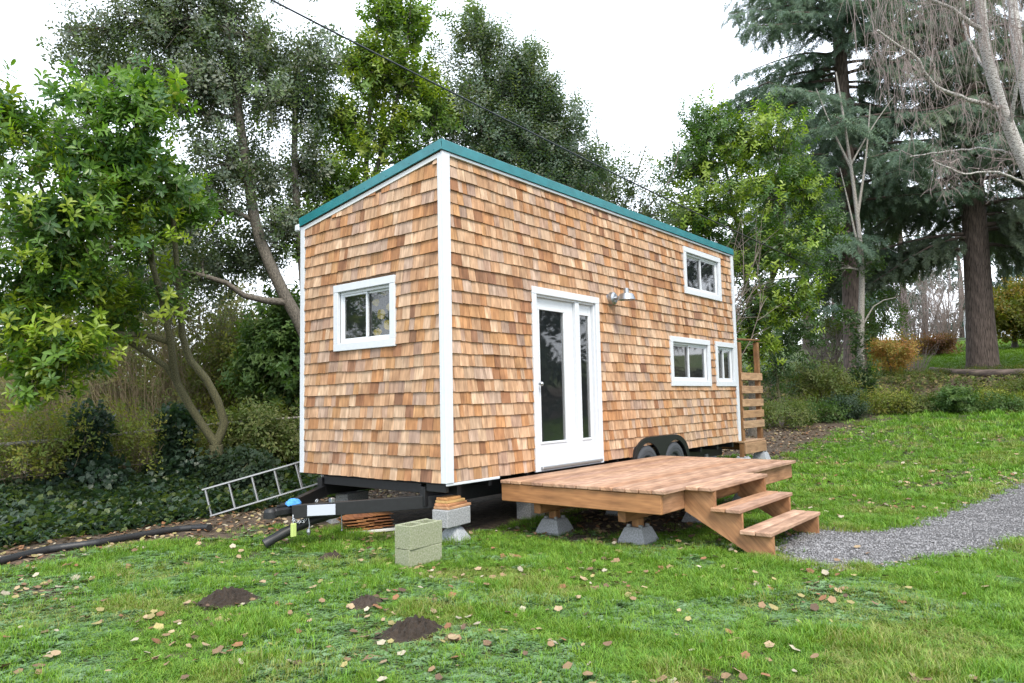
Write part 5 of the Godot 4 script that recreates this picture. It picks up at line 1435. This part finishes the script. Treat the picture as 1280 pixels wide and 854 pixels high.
func build_fence() -> void:
	var f := thing("wire_fence", "old wire fence with two ivy-choked posts and a thin top rail", "fence", ground(-1.2, -4.6))
	var rail := [at_pixel(-60, 562, 8.7), at_pixel(0, 556, 9.0), at_pixel(90, 549, 9.7), at_pixel(165, 541, 10.4), at_pixel(240, 533, 11.0), at_pixel(320, 526, 11.8), at_pixel(400, 520, 12.6)]
	var g := Geo.new()
	var pts := []
	for p in rail: pts.push_back(p - f.position)
	g.tube(pts, taper(0.024, 0.02, 6), 7)
	part("top_rail", g, M.bark_pale, f)
	for k in [[110, 547, 9.85], [218, 535, 10.8]]:
		var top := at_pixel(k[0], k[1], k[2]) + Vector3(0, 0.06, 0)
		g = Geo.new()
		g.tube([ground(top.x, top.z, -0.1) - f.position, top - f.position], [0.06, 0.05], 8)
		part("post", g, M.bark_mossy, f)
	for y in [0.3, 0.6]:
		g = Geo.new()
		var w := []
		for p in rail: w.push_back(Vector3(p.x, lerpf(p.y, height(p.x, p.z), y), p.z) - f.position)
		g.tube(w, taper(0.004, 0.004, 6), 4)
		part("wire", g, M.twig_grey, f)
	# ivy on the posts
	for k in [[110, 9.85, "ivy mound climbing the fence post behind the drain hose"], [218, 10.8, "ivy mound climbing the fence post next to the forked tree"]]:
		var c := at_pixel(k[0], 560, k[1])
		var b := ground(c.x, c.z, -0.05)
		leafy_tree({"name": "ivy_mound", "label": k[2], "category": "ivy", "group": "ivy on the fence posts", "stems": [[[b, b + Vector3(0.12, 0.5, 0.1), b + Vector3(0.05, 1.0, 0.08)], 0.02, 0.008]],
			"blobs": [[b + Vector3(0, 0.95, 0), Vector3(0.22, 0.16, 0.2), 20], [b + Vector3(0, 0.6, 0), Vector3(0.14, 0.35, 0.14), 24], [b + Vector3(0.05, 0.25, 0.1), Vector3(0.36, 0.25, 0.36), 26]], "leaf": "ivy", "leaf_mat": "leaf_glossy", "tones": [Color(0.042, 0.085, 0.055), Color(0.055, 0.10, 0.06), Color(0.038, 0.072, 0.045)], "per": 7, "loose": 0.12, "gaps": -0.7, "bark": "bark_grey", "upright": 0.2})

func build_cable() -> void:
	var a := at_pixel(250, -46, 8.4); var b := at_pixel(1030, 340, 17.6)
	var g := Geo.new()
	var pts := []; var r := []
	for k in 41:
		var t := k / 40.0
		pts.push_back(a.lerp(b, t) - Vector3(0, 0.1 * sin(PI * t), 0)); r.push_back(0.0125)
	g.tube(pts, r, 6)
	tag(part("overhead_cable", g, M.black_plastic), "thin black overhead cable sagging across the sky above the roof", "cable")

# ------------------------------------------------------------------ ground
var path_outline := PackedVector2Array()

func trace_path() -> void:
	for k in [[972, 684], [1012, 664], [1050, 667], [1090, 669], [1130, 662], [1170, 648], [1205, 635], [1240, 625], [1262, 616], [1280, 606], [1330, 590], [1420, 575], [1420, 640], [1330, 660], [1280, 673], [1230, 688], [1185, 697], [1130, 706], [1080, 712], [1035, 713], [1005, 706], [985, 697]]:
		var p := on_ground(k[0], k[1])
		path_outline.push_back(Vector2(p.x, p.z))

func on_path(x: float, z: float) -> bool:
	if x < 0.3 or x > 12.2 or z < 2.3 or z > 7.0: return false
	var w := Vector2(noise.get_noise_2d(x * 260.0, z * 260.0), noise.get_noise_2d(x * 260.0 + 500.0, z * 260.0)) * 0.12
	return Geometry2D.is_point_in_polygon(Vector2(x, z) + w, path_outline)

func lushness(x: float, z: float) -> float:
	# how thickly grass grows: 0 bare earth, 1 full lawn
	var l := 0.86 + 0.75 * noise.get_noise_2d(x * 38.0, z * 38.0) + 0.45 * noise.get_noise_2d(x * 130.0 + 40.0, z * 130.0)
	if x > -0.1 and x < LONG + 1.2 and z < -0.05 and z > -WIDE - 0.4: l -= 1.6 * smoothstep(0.0, 0.5, minf(-z, x + 0.1))
	if x > 0.8 and x < 4.3 and z > -0.1 and z < 1.9: l -= 0.7 * smoothstep(1.9, 1.0, z)
	# leaf litter strip along the ivy, and the earth behind the far end of the house
	l -= 1.5 * smoothstep(-1.7, -3.3, z - 0.2 * (x + 1.0)) * smoothstep(5.0, 2.5, x)
	l -= 1.3 * smoothstep(1.0, -0.6, z) * smoothstep(8.0, 10.0, x) * smoothstep(24.0, 20.0, x)
	l -= 1.5 * smoothstep(16.8, 18.0, x + 0.25 * (z - 1.0)) * smoothstep(25.5, 24.0, x)
	l -= 0.12 * smoothstep(-0.8, -3.5, x) * smoothstep(3.0, 0.5, z)
	return clampf(l, 0.0, 1.0)

func earth_color(x: float, z: float) -> Color:
	var l := lushness(x, z)
	var soil := Color(0.105, 0.075, 0.05).lerp(Color(0.16, 0.115, 0.075), clampf(0.5 + noise.get_noise_2d(x * 200.0, z * 200.0), 0.0, 1.0))
	var moss := Color(0.055, 0.105, 0.02).lerp(Color(0.085, 0.13, 0.03), clampf(0.5 + noise.get_noise_2d(x * 90.0 + 70.0, z * 90.0), 0.0, 1.0))
	if x > 24.0: moss = Color(0.11, 0.19, 0.03)
	return soil.lerp(moss, clampf(l * 1.25 - 0.1, 0.0, 1.0))

func sheet(x0: float, x1: float, nx: int, z0: float, z1: float, nz: int, g: Geo, hole: Rect2, lift := 0.0) -> void:
	var pts := []
	var cols := []
	for i in nx + 1:
		var row := []; var cr := []
		for j in nz + 1:
			var x := lerpf(x0, x1, float(i) / nx); var z := lerpf(z0, z1, float(j) / nz)
			row.push_back(ground(x, z, lift)); cr.push_back(earth_color(x, z))
		pts.push_back(row); cols.push_back(cr)
	for i in nx:
		for j in nz:
			var a: Vector3 = pts[i][j]; var b: Vector3 = pts[i + 1][j]; var c: Vector3 = pts[i + 1][j + 1]; var d: Vector3 = pts[i][j + 1]
			if hole.has_point(Vector2((a.x + c.x) * 0.5, (a.z + c.z) * 0.5)): continue
			var n := (d - a).cross(b - a).normalized()
			for q in [[a, cols[i][j]], [b, cols[i + 1][j]], [c, cols[i + 1][j + 1]], [a, cols[i][j]], [c, cols[i + 1][j + 1]], [d, cols[i][j + 1]]]:
				g.corner(q[0], n, q[1], Vector2.ZERO)

func build_ground() -> void:
	var g := Geo.new()
	sheet(-6.0, 10.0, 160, -6.0, 8.0, 140, g, Rect2())
	sheet(-30.0, 50.0, 160, -40.0, 40.0, 160, g, Rect2(-6.0, -6.0, 16.0, 14.0))
	sheet(-200.0, 200.0, 80, -200.0, 200.0, 80, g, Rect2(-30.0, -40.0, 80.0, 80.0))
	structure("ground", g, M.soil)
	# gravel path
	g = Geo.new()
	var s := 0.06
	var x := 0.5
	while x < 12.0:
		var z := 2.4
		while z < 7.0:
			if on_path(x + s * 0.5, z + s * 0.5):
				var lift := 0.014
				var a := ground(x, z, lift); var b := ground(x + s, z, lift); var c := ground(x + s, z + s, lift); var d := ground(x, z + s, lift)
				var k := 0.13 + 0.05 * noise.get_noise_2d(x * 300.0, z * 300.0)
				g.quad(d, c, b, a, Color(k, k * 0.98, k * 1.0))
			z += s
		x += s
	structure("gravel_path", g, M.gravel)
	var chip := Geo.new()
	var v := [Vector3(1, 0, 0.1), Vector3(-0.2, 0.1, 0.9), Vector3(-0.9, -0.1, -0.2), Vector3(0.2, 0.05, -0.8), Vector3(0.1, 0.7, 0.1), Vector3(0, -0.6, 0)]
	for k in 4:
		chip.tri(v[(k + 1) % 4], v[k], v[4], Color.WHITE); chip.tri(v[k], v[(k + 1) % 4], v[5], Color.WHITE)
	var places := []; var tints := []
	for k in 130000:
		var u := pow(rng.randf(), 1.7)
		var px := 0.45 + u * 9.5; var pz := rng.randf_range(2.4, 6.6)
		var off := gauss() * 0.08
		if not on_path(px + off.x, pz + off.z): continue
		var sc := rng.randf_range(0.005, 0.0125)
		places.push_back(Transform3D(Basis.from_euler(gauss() * 2.0).scaled(Vector3(sc, sc * 0.8, sc)), ground(px, pz, 0.016 + sc * 0.2)))
		var q := rng.randf_range(0.1, 0.32) * (1.0 if rng.randf() < 0.85 else 0.6)
		tints.push_back(Color(q * 0.99, q * 0.98, q * 1.01))
	var o := many("gravel", chip.mesh(), M.stone_chip, places, tints)
	o.set_meta("kind", "stuff"); o.set_meta("label", "loose grey gravel chips covering the garden path"); o.set_meta("category", "gravel")
	print("gravel ", places.size())

func grass_tuft(n: int, tall: float, spread: float, wide: float, flat: float) -> ArrayMesh:
	var g := Geo.new()
	for k in n:
		var f := rng.randf() * TAU
		var b := Vector3(cos(f), 0, sin(f)) * spread * sqrt(rng.randf())
		var a := rng.randf() * TAU
		var lean := Vector3(cos(a), 0, sin(a)) * flat * rng.randf_range(0.3, 1.2)
		var h := tall * rng.randf_range(0.5, 1.15)
		var s := Vector3(-sin(a), 0, cos(a)) * wide * 0.5
		var m := b + Vector3(0, h * 0.6, 0) + lean * h * 0.45
		var t := b + Vector3(0, h * 0.9, 0) + lean * h * 1.25
		var q := rng.randf_range(0.7, 1.25)
		var c := Color(q * rng.randf_range(0.85, 1.25), q, q * rng.randf_range(0.7, 1.1))
		b.y -= 0.01
		g.quad(b - s, b + s, m + s * 0.8, m - s * 0.8, c); g.tri(m - s * 0.8, m + s * 0.8, t, c)
	return g.mesh()

func build_grass() -> void:
	var kinds := [grass_tuft(13, 0.043, 0.035, 0.004, 0.9), grass_tuft(14, 0.027, 0.045, 0.0042, 1.6), grass_tuft(12, 0.055, 0.05, 0.009, 0.9)]
	var weed := Geo.new()
	for k in 11:
		var f := rng.randf() * TAU
		var d := Vector3(cos(f), rng.randf_range(0.15, 0.6), sin(f)).normalized()
		weed.leaf(Vector3(cos(f), 0, sin(f)) * rng.randf_range(0.0, 0.03) + Vector3(0, 0.008, 0), d, Vector3.UP, rng.randf_range(0.018, 0.034), rng.randf_range(0.012, 0.02), Color.WHITE * rng.randf_range(0.8, 1.2), 0.05, 0.2)
	var lists := [[], [], [], []]; var colors := [[], [], [], []]
	var fresh := [Color(0.14, 0.305, 0.028), Color(0.18, 0.345, 0.034), Color(0.115, 0.26, 0.028), Color(0.22, 0.37, 0.045)]
	var straw := [Color(0.24, 0.32, 0.07), Color(0.30, 0.33, 0.11), Color(0.2, 0.31, 0.05)]
	var cool := [Color(0.14, 0.26, 0.10), Color(0.12, 0.23, 0.08), Color(0.18, 0.29, 0.14)]
	# strips of falling density: [near, far, tufts tried, kind of tuft, size]
	for ring in [[0.5, 4.2, 30000, 0, 0.9], [4.2, 7.0, 52000, 0, 1.0], [7.0, 11.0, 52000, 0, 1.15], [11.0, 17.0, 42000, 2, 1.0], [17.0, 27.0, 40000, 2, 1.5]]:
		for k in ring[2]:
			var d := sqrt(lerpf(ring[0] * ring[0], ring[1] * ring[1], rng.randf()))
			var f := rng.randf_range(-1.5, 0.42)          # a fan wider than the view
			var x := EYE.x + cos(f) * d; var z := EYE.z + sin(f) * d
			if z < -7.0 or on_path(x + rng.randfn() * 0.05, z + rng.randfn() * 0.05): continue
			var l := lushness(x, z)
			if rng.randf() > l * 1.15: continue
			var n1 := noise.get_noise_2d(x * 70.0 + 300.0, z * 70.0)
			var kind: int = ring[3]
			var col: Color
			var clover: bool = n1 > 0.14 - 0.36 * smoothstep(0.0, -2.5, x) and x < 1.5 and rng.randf() < 0.62
			if clover: col = pick(cool)
			elif noise.get_noise_2d(x * 55.0 - 90.0, z * 55.0) > 0.22 and rng.randf() < 0.7: col = pick(straw)
			else: col = pick(fresh)
			if kind == 0 and rng.randf() < 0.45: kind = 1
			if clover and d < 9.0: kind = 3
			col = col * rng.randf_range(0.8, 1.2)
			var patch := 0.6 + 1.0 * clampf(0.35 + noise.get_noise_2d(x * 110.0, z * 110.0 + 30.0) * 1.8, 0.0, 1.0)
			var b := Basis(Vector3.UP, rng.randf() * TAU).scaled(Vector3.ONE * ring[4] * rng.randf_range(0.7, 1.3))
			b = b.scaled(Vector3(1, patch * (0.7 + 0.45 * l), 1))
			lists[kind].push_back(Transform3D(b, ground(x, z)))
			colors[kind].push_back(Color(col.r, col.g, col.b))
	for k in 4:
		if lists[k].is_empty(): continue
		var o := many("lawn_grass" if k < 3 else "clover", weed.mesh() if k == 3 else kinds[k], M.grass_blade, lists[k], colors[k])
		o.set_meta("kind", "stuff")
		o.set_meta("label", ["fine upright green lawn grass around the house", "short flattened lawn grass between the tufts", "lawn grass farther off towards the bank", "bluish green clover patches in the near lawn"][k]); o.set_meta("category", "grass" if k < 3 else "clover")
	print("grass ", lists[0].size(), " ", lists[1].size(), " ", lists[2].size(), " ", lists[3].size())
	# far lawn beyond the bank
	var places := []; var tints := []
	for k in 26000:
		var x := rng.randf_range(23.5, 46.0); var z := rng.randf_range(-4.0, 9.0)
		places.push_back(Transform3D(Basis(Vector3.UP, rng.randf() * TAU).scaled(Vector3.ONE * rng.randf_range(1.6, 2.6)), ground(x, z))); tints.push_back(tint_of([Color(0.16, 0.27, 0.03), Color(0.13, 0.24, 0.03)]))
	var far := many("far_lawn_grass", kinds[2], M.grass_blade, places, tints)
	far.set_meta("kind", "stuff"); far.set_meta("label", "bright lawn grass across the bank behind the firs"); far.set_meta("category", "grass")

func dead_leaf(kind: int) -> ArrayMesh:
	# a curled lobed leaf lying about flat, 1 unit across
	var g := Geo.new()
	var n := 14
	var curl := rng.randf_range(0.12, 0.35)
	var rim := []
	for k in n:
		var f := TAU * k / n
		var r := 0.5 * (1.0 - 0.25 * absf(sin(f * 2.5 + kind)) * (1.0 if kind % 2 == 0 else 0.35)) * (0.62 if kind % 3 == 1 and absf(sin(f)) > 0.5 else 1.0)
		var p := Vector3(cos(f) * r, 0, sin(f) * r * 0.8)
		p.y = curl * (p.x * p.x * 1.6 + 0.4 * p.z * sin(f * 3.0 + kind)) + 0.04
		rim.push_back(p)
	for k in n:
		var c := Color.WHITE * rng.randf_range(0.86, 1.1)
		g.tri(Vector3(0, 0.02, 0), rim[(k + 1) % n], rim[k], c)
	g.tube([Vector3(0.45, 0.05, 0), Vector3(0.62, 0.06, 0.02), Vector3(0.74, 0.02, 0.05)], [0.014, 0.012, 0.01], 3, Color(0.7, 0.6, 0.5))
	return g.mesh()

func build_litter() -> void:
	var shapes := []
	for k in 6: shapes.push_back(dead_leaf(k))
	var tones := [Color(0.22, 0.14, 0.075), Color(0.15, 0.09, 0.05), Color(0.30, 0.22, 0.13), Color(0.10, 0.06, 0.035), Color(0.34, 0.30, 0.22), Color(0.21, 0.10, 0.045), Color(0.27, 0.23, 0.09)]
	var mats := []
	for k in tones.size():
		var m := leafy("fallen_%d" % k, 0.75, 0.2)
		m.albedo_color = (tones[k] as Color).linear_to_srgb()
		mats.push_back(m)
	# single leaves on the near lawn
	var n := 0
	while n < 150:
		var x := rng.randf_range(-4.6, 2.5); var z := rng.randf_range(-2.2, 4.9)
		var d := Vector2(x - EYE.x, z - EYE.z).length()
		var f := atan2(z - EYE.z, x - EYE.x)
		if d < 2.4 or d > 7.5 or f > 0.2 or f < -1.42 or (x > -0.1 and z < 2.0): continue
		var left := clampf((0.4 - f) / 1.5, 0.0, 1.0)
		if rng.randf() > 0.25 + 0.75 * left or rng.randf() > 1.6 - d / 7.0: continue
		var o := part("fallen_leaf", shapes[n % 6], mats[[0, 1, 2, 3, 4, 0, 2, 5, 1, 6, 2][rng.randi() % 11]])
		var s := rng.randf_range(0.03, 0.075)
		o.transform = Transform3D(Basis.from_euler(Vector3(rng.randf_range(-0.35, 0.35), rng.randf() * TAU, rng.randf_range(-0.35, 0.35))).scaled(Vector3.ONE * s), ground(x, z, 0.02 + 0.022 * lushness(x, z)))
		tag(o, "dry brown leaf fallen on the near grass", "leaf", "fallen leaves on the lawn")
		n += 1
	# the uncountable rest
	var places := []; var tints := []
	for k in 34000:
		var x := rng.randf_range(-5.0, 14.0); var z := rng.randf_range(-6.0, 6.0)
		var l := lushness(x, z)
		var f := atan2(z - EYE.z, x - EYE.x)
		var litter := 1.0 - l
		if on_path(x, z) or (x > 0.1 and x < 7.4 and z < -0.2 and z > -2.6) or rng.randf() > litter * 0.8 + 0.02 * clampf((0.3 - f), 0.0, 1.0): continue
		var s := rng.randf_range(0.03, 0.085)
		places.push_back(Transform3D(Basis.from_euler(Vector3(rng.randf_range(-0.5, 0.5), rng.randf() * TAU, rng.randf_range(-0.5, 0.5))).scaled(Vector3.ONE * s), ground(x, z, 0.012 + 0.02 * l)))
		tints.push_back(tint_of(tones, 0.25))
	for k in 9000:      # on the bank
		var x := rng.randf_range(16.5, 25.0); var z := rng.randf_range(-6.0, 8.0)
		if rng.randf() < lushness(x, z): continue
		places.push_back(Transform3D(Basis.from_euler(gauss()).scaled(Vector3.ONE * rng.randf_range(0.06, 0.16)), ground(x, z, 0.03)))
		tints.push_back(tint_of([Color(0.18, 0.13, 0.07), Color(0.1, 0.11, 0.04), Color(0.07, 0.1, 0.03), Color(0.2, 0.18, 0.06), Color(0.13, 0.17, 0.04)], 0.25))
	var o := many("leaf_litter", shapes[2], M.dead_leaf, places, tints)
	o.set_meta("kind", "stuff"); o.set_meta("label", "scattered small dead leaves lying on earth and grass"); o.set_meta("category", "leaf litter")
	# ivy carpet along the fence, ground cover on the bank
	places = []; tints = []
	for k in 11000:
		var x := rng.randf_range(-4.5, 2.6); var z := rng.randf_range(-7.2, -3.2)
		var edge := -4.0 - 0.1 * x * float(x > -2.0) + 0.2 * float(x <= -2.0) + 0.3 * noise.get_noise_2d(x * 90.0, 5.0)
		if z > edge: continue
		var lift := minf((edge - z) * 0.3, 0.13) * rng.randf_range(0.1, 1.0) + 0.02
		places.push_back(Transform3D(Basis.from_euler(Vector3(rng.randf_range(-0.7, 0.7), rng.randf() * TAU, rng.randf_range(-0.7, 0.7))).scaled(Vector3.ONE * rng.randf_range(0.7, 1.25)), ground(x, z, lift)))
		tints.push_back(tint_of([Color(0.05, 0.095, 0.065), Color(0.06, 0.11, 0.065), Color(0.045, 0.08, 0.055), Color(0.085, 0.13, 0.09), Color(0.12, 0.17, 0.06)]))
	o = many("ivy_ground_cover", sprig_of("ivy"), M.leaf_glossy, places, tints)
	o.set_meta("kind", "stuff"); o.set_meta("label", "dark ivy carpet on the ground between drain hose and fence"); o.set_meta("category", "ivy")
	places = []; tints = []
	for k in 9000:
		var x := rng.randf_range(16.4, 23.5); var z := rng.randf_range(-7.0, 9.0)
		if lushness(x, z) > 0.45 or noise.get_noise_2d(x * 60.0, z * 60.0) < -0.12: continue
		places.push_back(Transform3D(Basis.from_euler(Vector3(rng.randf_range(-0.4, 0.4), rng.randf() * TAU, rng.randf_range(-0.4, 0.4))).scaled(Vector3.ONE * rng.randf_range(0.5, 0.95)), ground(x, z, rng.randf_range(-0.03, 0.08))))
		tints.push_back(tint_of([Color(0.09, 0.14, 0.04), Color(0.13, 0.16, 0.04), Color(0.06, 0.10, 0.035), Color(0.2, 0.2, 0.05)]))
	o = many("bank_ground_cover", sprig_of("shrub"), M.leaf_soft, places, tints)
	o.set_meta("kind", "stuff"); o.set_meta("label", "tangled low greenery covering the bank beyond the lawn"); o.set_meta("category", "ground cover")

# ------------------------------------------------------------------ the scene
func _ready() -> void:
	rng.seed = 20241
	noise.seed = 7; noise.frequency = 0.01; noise.noise_type = FastNoiseLite.TYPE_SIMPLEX_SMOOTH; noise.fractal_octaves = 3
	fine.seed = 11; fine.frequency = 0.02; fine.noise_type = FastNoiseLite.TYPE_SIMPLEX_SMOOTH; fine.fractal_octaves = 3
	var cam := Camera3D.new()
	cam.name = "camera"
	cam.fov = 50.943
	cam.near = 0.05; cam.far = 600.0
	cam.transform = Transform3D(Basis(RIGHT, UP, -AHEAD).orthonormalized(), EYE)
	add_child(cam)
	cam.current = true
	var env := Environment.new()
	env.background_mode = Environment.BG_SKY
	var sky := ProceduralSkyMaterial.new()
	sky.sky_top_color = Color(0.86, 0.90, 0.96)
	sky.sky_horizon_color = Color(0.95, 0.965, 0.98)
	sky.sky_curve = 0.15
	sky.ground_bottom_color = Color(0.25, 0.27, 0.22)
	sky.ground_horizon_color = Color(0.6, 0.62, 0.6)
	sky.sun_angle_max = 0.0
	env.sky = Sky.new()
	env.sky.sky_material = sky
	env.tonemap_mode = Environment.TONE_MAPPER_LINEAR
	env.tonemap_exposure = 2.85
	env.sdfgi_enabled = true; env.ssao_enabled = true; env.ssil_enabled = true
	env.fog_enabled = false
	env.fog_density = 0.001
	env.fog_light_color = Color(0.86, 0.9, 0.94)
	var world := WorldEnvironment.new()
	world.name = "environment"
	world.environment = env
	add_child(world)
	var sun := DirectionalLight3D.new()
	sun.name = "sun"
	sun.light_energy = 0.5
	sun.light_color = Color(1.0, 0.97, 0.92)
	sun.light_angular_distance = 20.0
	sun.shadow_enabled = true
	add_child(sun)
	sun.look_at_from_position(Vector3(-4.5, 9, 6), Vector3.ZERO)
	trace_path()
	make_materials()
	print("materials ", Time.get_ticks_msec())
	build_ground()
	print("ground ", Time.get_ticks_msec())
	build_house()
	build_deck()
	build_porch()
	build_wall_lamp()
	build_curtains()
	build_blocks()
	build_bundle()
	build_ladder()
	build_pipes()
	print("objects ", Time.get_ticks_msec())
	build_trees()
	print("trees ", Time.get_ticks_msec())
	build_undergrowth()
	build_fence()
	build_cable()
	print("plants ", Time.get_ticks_msec())
	build_mounds()
	build_grass()
	build_litter()
	print("done ", Time.get_ticks_msec())
